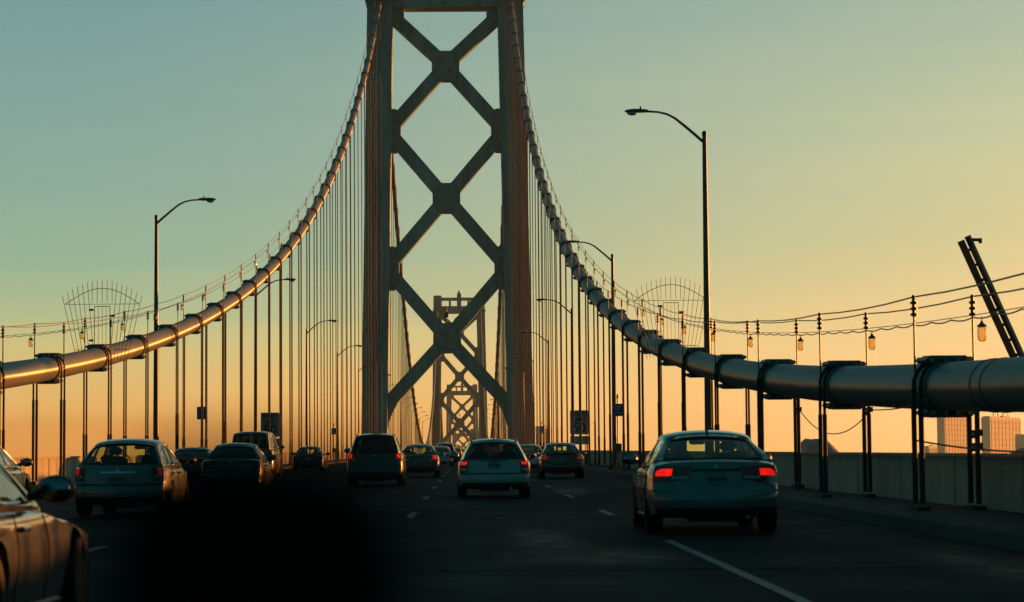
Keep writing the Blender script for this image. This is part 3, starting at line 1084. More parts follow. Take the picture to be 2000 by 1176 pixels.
# ------------------------------------------------------------------ odds and ends on the right: tarps, sagging wires, boom
def sag(p, q, s, n=16):
    return [tuple(p[i] + (q[i] - p[i]) * k / n - (s * 4 * (k / n) * (1 - k / n) if i == 2 else 0) for i in range(3)) for k in range(n + 1)]


xo, xi = PX + 0.445, PX - 0.445
s0, s1, s2 = ST_R[0], ST_R[1], ST_R[2]
tag(ob('sagging_wire', MB().tube(sag((xo + .05, s2, 2.03), (xo + .05, s1, 1.86), 0.50), 0.012, 5), 'wire'), 'loose wire sagging in a deep curve between two right suspender ropes', 'wire', 'loose wires on the right suspenders')
tag(ob('sagging_wire', MB().tube(sag((xo + .05, s1, 1.88), (xi, s0, 1.80), 0.03), 0.012, 5), 'wire'), 'loose wire stretched almost straight between right suspender ropes', 'wire', 'loose wires on the right suspenders')
tag(ob('sagging_wire', MB().tube(sag((xi, s0, 1.26), (xo, s0 - 3.6, 1.08), 0.04), 0.014, 5), 'wire'), 'loose wire sloping down to the right parapet top near the edge', 'wire', 'loose wires on the right suspenders')

tp = MB()
prf = [(-0.66, 0.0), (-0.62, 0.25), (-0.52, 0.52), (-0.36, 0.72), (-0.18, 0.80), (0.05, 0.78), (0.28, 0.66), (0.5, 0.52), (0.75, 0.40), (1.0, 0.20), (1.1, 0.0)]
tp.grid(lambda i, j: (prf[i][0] + 0.03 * math.sin(j * 2.3 + i), (j - 4) * 0.42, prf[i][1] * (1.42 + 0.08 * math.sin(j * 1.7 + i * .9)) * (0.15 if j in (0, 8) else 0.8 if j in (1, 7) else 1)), len(prf) - 1, 8)
o = ob('tarpaulin', tp, 'tarp', None, True)
o.location = (11.45, 55.5, 0.19)
tag(o, 'grey tarpaulin mound humped behind the right parapet', 'tarpaulin')
tq = MB()
tq.grid(lambda i, j: (10.80 + 0.34 * math.cos(PI * i / 6) * (1 + 0.1 * math.sin(j)), 26.0 + j * 0.62, 1.0 + (0.055 + (0.11 + 0.05 * math.sin(j * 1.3 + 1)) * math.sin(PI * i / 6)) * (0.4 if j in (0, 10) else 1)), 6, 10)
tag(ob('tarpaulin', tq, 'tarp', None, True), 'low grey tarpaulin bundle lying along the right parapet top', 'tarpaulin')

bt_ = thing('crane_boom', 'dark twin-rail crane boom leaning left beyond the right cable', 'crane boom', (22.9, 90.0, 9.42))
dv = Vector((0.432, 0.0, -1.0)).normalized()
pv = Vector((-dv.z, 0, dv.x))
for e, w_b in ((-0.165, 0.24), (0.165, 0.22)):
    m = MB()
    p0 = pv * e * 1.0 + (dv * (-0.05) if e < 0 else dv * -0.12)
    p1 = p0 + dv * 92.0
    m.tube([p0, p1], w_b * 0.62, 4)
    ob('rail', m, 'iron', bt_)
for k in range(110):
    c_ = dv * (0.42 + 0.66 * k)
    ob('rung', MB().tube([c_ - pv * 0.22, c_ + pv * 0.22], 0.06, 4), 'iron', bt_)
ob('tip_bracket', MB().box((0.42, 0, 0.02), (0.42, 0.14, 0.12)).box((0.62, 0, -0.02), (0.1, 0.2, 0.2)), 'iron', bt_)
ob('barge', MB().prism([(20, -96), (24, -102), (58, -102), (62, -96)], -9, 9).box((41, 0, -93.5), (6, 6, 5)), 'iron', bt_)

# ------------------------------------------------------------------ skyline to the right
def tower_block(px0, px1, pytop, d, label, steps=None):
    x0, x1 = CX + (px0 - 908) * d / FPX, CX + (px1 - 908) * d / FPX
    zt = CH + (877 - pytop + (0.5 * (px0 + px1) - 908) * -0.008) * d / FPX
    h = zt + 92
    # each block stands askew to the bridge: its long side catches the sun, its narrow end does not
    va = math.pi + math.atan2((x0 + x1) / 2 - CX, d)
    na = math.radians(113)
    dep = 9.0
    w = max(14.0, ((x1 - x0) - dep * abs(math.cos(va - na - PI / 2))) / abs(math.cos(va - na)))
    t = thing('office_building', label, 'building', ((x0 + x1) / 2, d, -92), PI - na, 'hazy skyline buildings')
    ob('wall', MB().box((0, 0, h / 2), (w, dep, h)), 'office', t)
    ob('roof', MB().box((0, 0, h + 0.6), (w * 0.96, dep * 0.8, 1.2)).box((w * 0.1, 0, h + 1.8), (w * 0.2, dep * 0.4, 1.4)), 'office', t)
    n = int(h / 7)
    bay = MB().box((0, 0, 0), (w * 0.9, 0.5, 2.3)).mesh('window', 'office_glass')
    for k in range(n):
        z = h - 5 - 6.0 * k
        if z > 60:
            put('window', bay, t, (0, -dep / 2 + 0.15, z))
    fin = MB()
    for k in range(9):
        fin.box((-w * 0.45 + w * 0.9 * k / 8, -dep / 2 - 0.2, h / 2), (w * 0.025, 0.5, h - 4))
    ob('pier', fin, 'office', t)
    return t, h


tower_block(1832, 1896, 812, 2680, 'tall flat-topped hazy office block below the right cable')
b2, b2h = tower_block(1920, 1996, 816, 2420, 'hazy office block at the photo\'s right edge with masts on its roof')
ant = MB()
for x in (-52, -24, 8, 40):
    ant.tube([(x, 0, 0), (x, 0, 3 + (x % 5))], 0.5, 5)
a = ob('roof_mast', ant, 'iron', b2)
a.location = (0, 0, b2h + 1.5)
tower_block(1800, 1834, 872, 2800, 'lowest hazy block tucked under the right cable beside the tall block')
tower_block(1985, 2040, 850, 2250, 'lower hazy block beside the masted building, cut by the right edge')
tower_block(1043, 1076, 834, 2700, 'hazy office block behind the suspender ropes right of the near tower')

# ------------------------------------------------------------------ cars
def smooth(t):
    t = max(0.0, min(1.0, t))
    return t * t * (3 - 2 * t)


def interp(x, pts):
    if x <= pts[0][0]:
        return pts[0][1]
    for (a, b), (c, d) in zip(pts[:-1], pts[1:]):
        if x <= c:
            return b + (d - b) * smooth((x - a) / (c - a)) if c > a else d
    return pts[-1][1]


WHEEL = {}


def wheel_meshes(r):
    k = round(r, 3)
    if k not in WHEEL:
        ty = MB().lathe([(r * .66, -0.10), (r * .90, -0.108), (r * .97, -0.095), (r, -0.06), (r, 0.06), (r * .97, 0.095), (r * .90, 0.108), (r * .66, 0.10)], 28, 'x')
        rm = MB()
        rm.lathe([(r * .66, 0.10), (r * .68, 0.085), (r * .60, 0.075), (r * .58, -0.02), (r * .15, -0.02)], 28, 'x')
        rm.lathe([(0.001, 0.075), (r * .17, 0.07), (r * .19, 0.03), (r * .19, -0.02)][::-1], 12, 'x')
        for q in range(7):
            a = 2 * PI * q / 7
            m = Matrix.Rotation(a, 4, 'X')
            rm.add([(0.055, -0.035, r * .12), (0.055, 0.035, r * .12), (0.072, 0.026, r * .62), (0.072, -0.026, r * .62),
                    (0.02, -0.045, r * .12), (0.02, 0.045, r * .12), (0.03, 0.036, r * .62), (0.03, -0.036, r * .62)],
                   [(0, 1, 2, 3), (0, 4, 5, 1), (1, 5, 6, 2), (2, 6, 7, 3), (3, 7, 4, 0)], m)
        WHEEL[k] = (ty.mesh('tyre', 'rubber', True), rm.mesh('rim', 'rim', True))
        WHEEL[k][1].set_sharp_from_angle(angle=math.radians(35))
    return WHEEL[k]


PMAT = {}


def car(label, cat, X, Y, col, kind='sedan', rz=0.0, metal=0.35, rough=0.3, lit='dim', detail=2, name=None, group='cars heading across the bridge', glass='glass', **kw):
    P = dict(L=4.65, hw=0.885, H=1.43, deck=0.98, hood=0.84, belt=0.92, cabr=0.55, roofr=1.30, rooff=2.45, cabf=3.40, roofw=0.60, ax=(0.98, 3.68), wr=0.315,
             face=0.06, low=0.26, lights='sedan', rails=False, fin=False, wiper=False, lamp_z=(0.70, 0.90), lamp_s=(0.52, 0.97), lamp_side=0.30, split=False, plate_z=0.72, lip=0.0)
    if kind == 'wagon':
        P.update(L=4.7, H=1.45, deck=0.95, belt=0.95, cabr=0.10, roofr=0.62, rooff=2.55, cabf=3.45, roofw=0.60, face=0.05)
    if kind == 'suv':
        P.update(L=4.75, hw=0.93, H=1.74, deck=1.12, belt=1.10, hood=1.06, cabr=0.08, roofr=0.42, rooff=2.55, cabf=3.35, roofw=0.66, wr=0.37, low=0.34, ax=(0.98, 3.75))
    if kind == 'van':
        P.update(L=5.3, hw=0.99, H=2.06, deck=1.30, belt=1.27, hood=1.12, cabr=0.05, roofr=0.22, rooff=3.6, cabf=4.35, roofw=0.78, wr=0.36, low=0.36, ax=(1.2, 4.4))
    P.update(kw)
    L, hw, H = P['L'], P['hw'], P['H']
    n = name or {'sedan': 'sedan', 'wagon': 'estate_car', 'suv': 'off_road_car', 'van': 'van'}[kind]
    t = thing(n, label, cat, (X, Y, deck(Y)), rz, group)
    key = (tuple(col), metal, rough)
    if key not in PMAT:
        PMAT[key] = paint('car_paint', col, metal, rough)
    pm_ = PMAT[key]
    ax, wr = P['ax'], P['wr']
    Ra = wr + 0.055

    def plan(y):
        a = 1 - 0.085 * (1 - smooth(y / 0.75)) ** 1.3
        b = 1 - 0.16 * (1 - smooth((L - y) / 1.1)) ** 1.4
        return a * b

    def prof(z):
        return interp(z, [(0.1, 0.90), (0.30, 0.965), (0.52, 1.0), (P['belt'] - 0.14, 0.985), (P['belt'] + 0.02, 0.935), (P['belt'] + 0.3, 0.90)])

    def top(y):
        return interp(y, [(0.0, P['deck'] - 0.03), (0.25, P['deck']), (P['cabr'] + 0.05, max(P['deck'], P['belt'])), (P['cabr'] + 0.5, P['belt']), (P['cabf'] - 0.5, P['belt'] - 0.01), (P['cabf'], P['hood'] + 0.03),
                          (P['cabf'] + 0.6, P['hood'] - 0.03), (L - 0.35, P['hood'] - 0.14), (L, P['hood'] - 0.30)])

    def bottom(y):
        z = interp(y, [(0.0, P['low'] + 0.03), (0.5, P['low']), (0.9, 0.20), (L - 0.8, 0.19), (L, 0.24)])
        for a in ax:
            if abs(y - a) < Ra:
                z = max(z, wr + math.sqrt(Ra * Ra - (y - a) ** 2))
        return z

    def rear_y(z, u):
        b = interp(z, [(0.25, 0.05), (0.34, 0.0), (0.56, 0.0), (0.62, P['face']), (P['deck'] - 0.06, P['face'] + 0.03), (P['deck'], P['face'] + 0.09)])
        return b + 0.09 * u * u + 0.10 * abs(u) ** 7

    def front_y(z, u):
        b = interp(z, [(0.2, 0.05), (0.3, 0.0), (0.55, 0.01), (0.65, 0.06), (P['hood'], 0.30)])
        return L - b - 0.20 * u * u - 0.16 * abs(u) ** 6

    def BP(u, v, tt):
        # rough y first, then the section there
        y = v * L
        zb, zt = bottom(y), top(y)
        zt = zt - 0.035 * u * u - 0.025 * max(0, (abs(u) - 0.86) / 0.14) ** 2
        z = zb + (zt - zb) * tt
        y = rear_y(z, u) + (front_y(z, u) - rear_y(z, u)) * v
        x = u * hw * plan(y) * prof(z)
        return Vector((x, y, z))

    us = [-1, -0.965, -0.88, -0.7, -0.45, -0.2, 0.0, 0.2, 0.45, 0.7, 0.88, 0.965, 1]
    ts = [0, 0.05, 0.13, 0.26, 0.40, 0.52, 0.64, 0.76, 0.87, 0.95, 1.0]
    vset = {0.0, 0.012, 0.03, 0.97, 0.988, 1.0}
    step = 0.09 if detail > 1 else 0.16
    y = 0.2
    while y < L - 0.1:
        vset.add(round(y / L, 4))
        y += step
    for a in ax:
        for k in (-1.0, -0.97, -0.88, -0.72, -0.5, -0.25, 0, 0.25, 0.5, 0.72, 0.88, 0.97, 1.0):
            vset.add(round((a + Ra * k) / L, 4))
    vs_ = sorted(vset)
    body, cabin = MB(), MB()
    nu, nv, ntt = len(us) - 1, len(vs_) - 1, len(ts) - 1
    for s in (-1, 1):
        m = MB()
        m.grid(lambda i, j: BP(s, vs_[i], ts[j]), nv, ntt)
        if s < 0:
            m.f = [f[::-1] for f in m.f]
        body.add(m.v, m.f)
    top_v = [BP(us[i], vs_[j], 1.0) for j in range(nv + 1) for i in range(nu + 1)]
    bot_v = [BP(us[i], vs_[j], 0.0) for j in range(nv + 1) for i in range(nu + 1)]
    w = nu + 1
    ft, fc = [], []
    for j in range(nv):
        ym = (vs_[j] + vs_[j + 1]) / 2 * L
        for i in range(nu):
            f = (j * w + i, j * w + i + 1, (j + 1) * w + i + 1, (j + 1) * w + i)
            inside = P['cabr'] + 0.14 < ym < P['cabf'] - 0.14 and 1 <= i < nu - 1
            (fc if inside else ft).append(f)
    body.add(top_v, ft)
    cabin.add(top_v, fc)
    body.add(bot_v, [(j * w + i, (j + 1) * w + i, (j + 1) * w + i + 1, j * w + i + 1) for j in range(nv) for i in range(nu)])
    for v, flip in ((0.0, False), (1.0, True)):
        m = MB()
        m.grid(lambda i, j: BP(us[i], v, ts[j]), nu, ntt)
        if flip:
            m.f = [f[::-1] for f in m.f]
        body.add(m.v, m.f)
    bo = ob('body', body, pm_, t, True)
    import bmesh
    for me_ in (bo.data,):
        b_ = bmesh.new()
        b_.from_mesh(me_)
        bmesh.ops.remove_doubles(b_, verts=b_.verts, dist=0.0008)
        bmesh.ops.recalc_face_normals(b_, faces=b_.faces)
        b_.to_mesh(me_)
        b_.free()
        me_.set_sharp_from_angle(angle=math.radians(50))
    ob('parcel_shelf', cabin, 'cabin', t)

    # ---- greenhouse: rear glass, windscreen, side glass, roof and pillars from one mapped shell
    zr = H
    cabr, cabf, roofr, rooff, rw = P['cabr'], P['cabf'], P['roofr'], P['rooff'], P['roofw']

    def GP(u, v, q, off=0.0):
        """u across, v rear to front, q belt to roof"""
        zb_ = top(cabr + (cabf - cabr) * v) - 0.03
        y0 = cabr + 0.05 * u * u
        y1 = cabf - 0.22 * u * u
        r0, r1 = roofr + 0.06 * u * u, rooff - 0.14 * u * u
        e = q ** 1.12
        yr = y0 + (r0 - y0) * e
        yf = y1 + (r1 - y1) * e
        y = yr + (yf - yr) * v
        zc = zr - 0.03 * (2 * v - 1) ** 2 - (0.035 if v < 0.5 else 0.02) * abs(2 * v - 1) ** 3 - 0.055 * u * u - 0.03 * abs(u) ** 8
        z = zb_ + (zc - zb_) * q
        yb = cabr + (cabf - cabr) * v
        wb = hw * plan(yb) * 0.925
        wt = rw * (1 - 0.05 * (2 * v - 1) ** 2)
        x = u * (wb + (wt - wb) * (q ** 1.15))
        return Vector((x, y, z))

    def qs(a, b, n_):
        return [a + (b - a) * k / n_ for k in range(n_ + 1)]

    frame = MB()
    q0, q1 = 0.09, (0.87 if kind == 'sedan' else 0.90)
    ge = 0.85 if kind == 'sedan' else 0.90
    Q = [0.0, q0] + qs(q0, q1, 5)[1:] + [1.0]

    def face(fn, A, isglass, store):
        """A: list of coordinates along the face; Q up. splits cells to frame or glass"""
        vv = [fn(a, q) for q in Q for a in A]
        wa = len(A)
        ff = {}
        for j in range(len(Q) - 1):
            for i in range(wa - 1):
                g = isglass(i, j)
                ff.setdefault(g, []).append((j * wa + i, j * wa + i + 1, (j + 1) * wa + i + 1, (j + 1) * wa + i))
        for g, fl in ff.items():
            if g is None:
                frame.add(vv, fl)
            else:
                store.setdefault(g, MB()).add(vv, fl)

    panes = {}
    inq = lambda j: 1 <= j < len(Q) - 2
    A = [-1.0, -ge] + qs(-ge, -0.03, 4)[1:] + [0.03] + qs(0.03, ge, 4)[1:] + [1.0]
    if P['split']:
        face(lambda a, q: GP(a, 0, q), A, lambda i, j: None if not (inq(j) and 0 < i < len(A) - 2) or i == 5 else ('rear_window' if i < 5 else 'rear_window2'), panes)
    else:
        face(lambda a, q: GP(a, 0, q), A, lambda i, j: 'rear_window' if inq(j) and 0 < i < len(A) - 2 else None, panes)
    face(lambda a, q: GP(a, 1, q), A, lambda i, j: 'windscreen' if inq(j) and 0 < i < len(A) - 2 else None, panes)
    if kind == 'sedan':
        SA = [0, 0.10, 0.20, 0.30, 0.38, 0.44, 0.49, 0.6, 0.72, 0.84, 0.93, 1.0]
        win = {1: 'side_window', 2: 'side_window', 3: 'side_window', 4: 'side_window', 6: 'side_windowb', 7: 'side_windowb', 8: 'side_windowb', 9: 'side_windowb'}
    else:
        SA = [0, 0.07, 0.15, 0.25, 0.29, 0.40, 0.52, 0.56, 0.66, 0.76, 0.86, 0.95, 1.0]
        win = {1: 'side_windowc', 2: 'side_windowc', 4: 'side_window', 5: 'side_window', 7: 'side_windowb', 8: 'side_windowb', 9: 'side_windowb', 10: 'side_windowb'}
    for s in (-1, 1):
        face(lambda a, q: GP(s, a, q), SA, lambda i, j: (win.get(i) + str(s)) if inq(j) and win.get(i) else None, panes)
    # roof
    RA = [-1, -0.95, -0.85, -0.6, -0.3, 0, 0.3, 0.6, 0.85, 0.95, 1]
    VA = qs(0, 1, 10)
    vv = [GP(u, v, 1.0) for v in VA for u in RA]
    frame.add(vv, [(j * 11 + i, j * 11 + i + 1, (j + 1) * 11 + i + 1, (j + 1) * 11 + i) for j in range(10) for i in range(10)])
    fo = ob('roof', frame, pm_, t, True)
    b_ = bmesh.new()
    b_.from_mesh(fo.data)
    bmesh.ops.remove_doubles(b_, verts=b_.verts, dist=0.0008)
    bmesh.ops.delete(b_, geom=[v for v in b_.verts if not v.link_faces], context='VERTS')
    bmesh.ops.recalc_face_normals(b_, faces=b_.faces)
    b_.to_mesh(fo.data)
    b_.free()
    fo.data.set_sharp_from_angle(angle=math.radians(42))
    sol = fo.modifiers.new('thickness', 'SOLIDIFY')
    sol.thickness = 0.035
    sol.offset = -1
    for g, m in panes.items():
        nm = 'rear_window' if g.startswith('rear') else 'windscreen' if g.startswith('wind') else 'side_window'
        used = sorted({i for f in m.f for i in f})
        mp_ = {o_: k for k, o_ in enumerate(used)}
        m.v, m.f = [tuple(Vector(m.v[i]) * 1.0) for i in used], [tuple(mp_[i] for i in f) for f in m.f]
        cpt = sum((Vector(p) for p in m.v), Vector()) / len(m.v)
        mid = Vector((0, (cabr + cabf) / 2, (H + P['belt']) / 2))
        ins = (mid - cpt).normalized() * 0.012
        m.v = [tuple(Vector(p) + ins) for p in m.v]
        go = ob(nm, m, MT[P.get('rearglass', glass)] if nm == 'rear_window' else MT[glass], t, True)
    # dark seal round the back glass
    if detail > 1:
        sl = MB()
        ring = [GP(u, 0, q0) for u in qs(-ge, ge, 10)] + [GP(ge, 0, q) for q in qs(q0, q1, 6)[1:]] + [GP(u, 0, q1) for u in qs(ge, -ge, 10)[1:]] + [GP(-ge, 0, q) for q in qs(q1, q0, 6)[1:]]
        sl.tube(ring, 0.016, 5, cap=False)
        ob('window_seal', sl, 'trim', t)

    # ---- seats
    if detail > 0:
        fy = cabr + (cabf - cabr) * (0.52 if kind == 'sedan' else 0.60)
        zb_ = P['belt']
        hs = min(0.50, H - zb_ - 0.13)
        for s in (-1, 1):
            m = MB().cbox((s * 0.36, fy, zb_ + hs * 0.12), (0.46, 0.14, hs * 0.62), 0.07)
            so_ = ob('seat', m, 'seat', t)
            ob('headrest', MB().cbox((s * 0.36, fy - 0.02, zb_ + hs * 0.70), (0.26, 0.10, hs * 0.42), 0.06).tube([(s * 0.36 - .05, fy, zb_ + hs * .3), (s * 0.36 - .05, fy, zb_ + hs * .6)], 0.012, 5).tube([(s * 0.36 + .05, fy, zb_ + hs * .3), (s * 0.36 + .05, fy, zb_ + hs * .6)], 0.012, 5), 'seat', so_)
        if kind == 'sedan' or kind == 'wagon':
            ry = cabr + (0.62 if kind == 'sedan' else 1.05)
            for s in (-1, 1):
                ob('headrest', MB().cbox((s * 0.38, ry, zb_ + 0.10), (0.25, 0.10, 0.17), 0.05), 'seat', t)
        ob('inside_mirror', MB().cbox((0, cabf - 0.62 if kind == 'sedan' else cabf - 0.55, H - 0.17), (0.24, 0.04, 0.075), 0.03).tube([(0, cabf - 0.6, H - 0.15), (0, cabf - 0.66, H - 0.06)], 0.015, 5), 'trim', t)
        ob('dashboard', MB().box((0, cabf - 0.30, P['hood'] + 0.045), (hw * 1.35, 0.35, 0.07)), 'cabin', t)
        m = MB()
        wx, wz, wy = -0.36, zb_ + 0.02, cabf - 0.62
        m.tube([(wx + 0.185 * math.cos(2 * PI * k / 18), wy + 0.05 * math.sin(2 * PI * k / 18), wz + 0.175 * math.sin(2 * PI * k / 18)) for k in range(19)], 0.015, 5)
        ob('steering_wheel', m, 'trim', t)

    # ---- patches that follow the body's skin
    def tz(z, u, v):
        lo, hi = 0.0, 1.0
        for _ in range(18):
            md = (lo + hi) / 2
            if BP(u, v, md).z < z:
                lo = md
            else:
                hi = md
        return (lo + hi) / 2

    def skin(s, z, off=0.0):
        """s in -1..1 across the back, beyond 1 forward along that side (s - 1 metres)"""
        a, sg = abs(s), (1 if s >= 0 else -1)
        if a <= 1:
            u, v = s, 0.0
            du, dv2 = 0.01, 0
            p = BP(u, v, tz(z, u, v))
            nrm = Vector((sg * (0.05 + 0.9 * max(0, (a - 0.86) / 0.14) ** 2), -1, 0)).normalized()
        else:
            u, v = sg, (a - 1) / L
            p = BP(u, v, tz(z, u, v))
            nrm = Vector((sg, -0.9 * max(0, 1 - (a - 1) / 0.08), 0)).normalized()
        return p + nrm * off

    def patch(nm, ss, z0, z1, material, par=t, off=0.010, nz_=4, sm=True):
        """z0, z1: numbers or functions of s"""
        f0 = z0 if callable(z0) else (lambda s, c=z0: c)
        f1 = z1 if callable(z1) else (lambda s, c=z1: c)
        m = MB()
        n_ = len(ss) - 1
        o_ = [[skin(s, f0(s) + (f1(s) - f0(s)) * j / nz_, off) for s in ss] for j in range(nz_ + 1)]
        i_ = [[skin(s, f0(s) + (f1(s) - f0(s)) * j / nz_, -0.01) for s in ss] for j in range(nz_ + 1)]
        m.grid(lambda i, j: o_[j][i], n_, nz_)
        edge = [(0, i) for i in range(n_ + 1)] + [(j, n_) for j in range(1, nz_ + 1)] + [(nz_, i) for i in range(n_ - 1, -1, -1)] + [(j, 0) for j in range(nz_ - 1, 0, -1)]
        k = len(edge)
        m.add([o_[j][i] for j, i in edge] + [i_[j][i] for j, i in edge], [(a, (a + 1) % k, (a + 1) % k + k, a + k) for a in range(k)])
        return ob(nm, m, material, par, sm, 35)

    lz0, lz1 = P['lamp_z']
    ls0, ls1 = P['lamp_s']
    side = P['lamp_side']
    lm = {'lit': 'lamp_lit', 'dim': 'lamp_dim', 'off': 'lamp_red'}
    for s in (-1, 1):
        li = lit if isinstance(lit, str) else lit[0 if s < 0 else 1]
        outer = qs(ls0, 0.985, 6) + [1.0] + [1.0 + side * k / 3 for k in (1, 2, 3)]
        if P['lights'] == 'tall':           # upright lamps up the rear pillar, as on an estate car
            outer = qs(0.80, 0.985, 4) + [1.0, 1.08, 1.16]
            tl = patch('tail_lamp', [s * a for a in outer], lz0, lz1, 'lamp_red')
            patch('brake_lamp', [s * a for a in qs(0.82, 0.97, 4)], lz1 - 0.17, lz1 - 0.03, lm[li], tl, 0.016)
            patch('clear_lamp', [s * a for a in qs(0.82, 0.97, 4)], lz0 + 0.07, lz0 + 0.13, 'lamp_clear', tl, 0.015, 2)
            # the red strip that runs on up beside the back window
            m = MB()
            m.grid(lambda i, j: GP(s * (0.905 + 0.085 * i), 0, 0.0 + 0.8 * j / 6) + Vector((0, -0.012, 0)), 1, 6)
            ob('pillar_lamp', m, 'lamp_red', tl)
        else:
            tl = patch('tail_lamp', [s * a for a in outer], lambda a: lz0 + 0.03 * (abs(a) < 0.7), lambda a: lz1 - 0.02 * (abs(a) > 1.1), 'lamp_red')
            mid_ = ls0 + (1.0 - ls0) * 0.52
            patch('brake_lamp', [s * a for a in qs(mid_, 0.965, 6)], lambda a: lz0 + (lz1 - lz0) * (0.40 + 0.14 * max(0, (0.80 - abs(a)) / 0.15) ** 2), lambda a: lz1 - 0.035 - 0.03 * max(0, (abs(a) - 0.88) / 0.08) ** 2, lm[li], tl, 0.017)
            if detail > 1:
                patch('clear_lamp', [s * a for a in qs(ls0 + 0.03, mid_, 4)], lz0 + 0.05, lz0 + (lz1 - lz0) * 0.38, 'lamp_clear', tl, 0.016, 2)
    # number plate in a shallow recess panel
    pz = P['plate_z']
    if detail > 1:
        patch('plate_recess', qs(-0.52, 0.52, 8), pz - 0.10, pz + 0.11, pm_, t, 0.004, 3)
        patch('trunk_handle', qs(-0.40, 0.40, 6), pz + 0.10, pz + 0.135, 'chrome' if P.get('chrome') else 'trim', t, 0.022, 1)
    pl = patch('number_plate', qs(-0.19, 0.19, 3), pz - 0.075, pz + 0.075, 'plate', t, 0.018, 2, False)
    if detail > 1:
        ch = MB()
        for k in range(7):
            xx = -0.125 + 0.0415 * k
            p = skin(xx / hw, pz, 0.023)
            ch.box((p.x, p.y, pz - 0.008), (0.022, 0.003, 0.058 + 0.006 * (k % 2)))
        ob('plate_marks', ch, 'plate_ink', pl)
    if detail > 0:
        low = P['low']
        patch('bumper_strip', [-1.3, -1.12, -1.0] + qs(-0.97, 0.97, 12) + [1.0, 1.12, 1.3], 0.585, 0.612, 'trim', t, 0.006, 1)
        patch('bumper_valance', [-1.1, -1.0] + qs(-0.97, 0.97, 12) + [1.0, 1.1], low + 0.035, low + 0.12, 'trim', t, 0.008, 2)
        sm_ = MB()
        zs_ = qs(0.63, P['deck'] - 0.05, 6)
        for s in (-1, 1):
            if kind in ('sedan', 'wagon'):
                sx = ls0 - 0.02 if P['lights'] != 'tall' else 0.78
                sm_.tube([skin(s * sx, z, 0.001) for z in zs_], 0.006, 4)
        if sm_.v:
            ob('boot_seam', sm_, 'trim', t)
        # side seams, sills and handles
        sd_ = MB()
        dy = [cabr + (cabf - cabr) * k for k in ((0.12, 0.50, 0.93) if kind == 'sedan' else (0.20, 0.54, 0.94))]
        for s in (-1, 1):
            for y_ in dy:
                zlo = max(bottom(y_) + 0.02, 0.26)
                sd_.tube([BP(s, y_ / L, tz(z, s, y_ / L)) + Vector((s * 0.001, 0, 0)) for z in qs(zlo, P['belt'] - 0.05, 6)], 0.006, 4)
        ob('door_seam', sd_, 'trim', t)
        for s in (-1, 1):
            for y_ in (dy[0] + 0.22, dy[1] + 0.2):
                p = BP(s, y_ / L, tz(P['belt'] - 0.16, s, y_ / L))
                ob('door_handle', MB().cbox((p.x + s * 0.02, p.y, p.z), (0.035, 0.2, 0.035), 0.01), pm_ if P.get('bodyhandle', True) else 'trim', t)
            m = MB()
            pts = [BP(s, (ax[0] + 0.45 + (ax[1] - ax[0] - 0.9) * k / 8) / L, 0.06) for k in range(9)]
            m.tube(pts, 0.03, 5)
            ob('sill', m, 'trim', t)
        if P['lip']:
            m = MB()
            m.grid(lambda i, j: BP(-0.82 + 1.64 * i / 10, 0.0, 1.0) + Vector((0, -0.035 + 0.12 * (j / 2), 0.012 + P['lip'] * (1 - j / 2))), 10, 2)
            lo_ = ob('boot_lip', m, pm_, t, True)
            sl2 = lo_.modifiers.new('thickness', 'SOLIDIFY')
            sl2.thickness = 0.012
        ob('exhaust', MB().lathe([(0.03, -0.05), (0.03, 0.3)], 10, 'y', Matrix.Translation((0.45 * hw, 0.06, low - 0.015))), 'chrome', t)
        ob('underbody', MB().box((0, L / 2, 0.26), (hw * 1.2, L - 0.9, 0.08)).box((0, 0.55, 0.25), (0.7, 0.3, 0.16)), 'trim', t)
        ob('badge', MB().lathe([(0.032, -0.004), (0.032, 0.004), (0.0, 0.008)], 12, 'y', Matrix.Translation(skin(0.0, P['deck'] - 0.10, 0.012))), 'chrome', t)
    # head lamps and grille
    for s in (-1, 1):
        m = MB()
        m.grid(lambda i, j: BP(s * (0.62 + 0.36 * i / 4), 1.0, 0.66 + 0.16 * j / 2) + Vector((s * 0.01, 0.012, 0.004)), 4, 2)
        ob('head_lamp', m, 'lamp_clear', t, True)
    # mirrors
    for s in (-1, 1):
        ym = cabf - 0.52
        zc = P['belt'] + 0.07
        bx = hw * plan(ym) * 0.93
        m = MB().ell((s * (bx + 0.15), ym, zc), (0.125, 0.08, 0.088))
        mo = ob('mirror', m, pm_ if P.get('paintmirror', False) else 'trim', t, True)
        ob('mirror_arm', MB().tube([(s * (bx - 0.03), ym + 0.02, zc - 0.05), (s * (bx + 0.08), ym + 0.01, zc - 0.03)], 0.03, 6), 'trim', mo)
        ob('mirror_glass', MB().ell((s * (bx + 0.15), ym - 0.065, zc), (0.10, 0.025, 0.068)), 'mirror_face', mo, True)
    # wheels
    tyre, rim_ = wheel_meshes(wr)
    for s in (-1, 1):
        for a in ax:
            xw = hw * plan(a) * 0.985 - 0.10
            tw_ = put('wheel', tyre, t, (s * xw, a, wr), (0, 0, 0 if s > 0 else PI))
            put('rim', rim_, tw_)
    if detail > 0:
        # dark wheel wells
        wl = MB()
        for a in ax:
            wl.box((0, a, wr + 0.14), (2 * (hw * plan(a) - 0.24), 2 * Ra - 0.04, 0.42))
        ob('wheel_well', wl, 'trim', t)
    if P['fin']:
        m = MB()
        p = GP(0, 0.12, 1.0)
        m.add([(0.02, p.y - 0.08, p.z - 0.005), (-0.02, p.y - 0.08, p.z - 0.005), (0, p.y - 0.07, p.z + 0.065), (0, p.y + 0.14, p.z + 0.0)], [(0, 2, 1), (0, 3, 2), (1, 2, 3), (0, 1, 3)])
        ob('roof_aerial', m, 'trim', t)
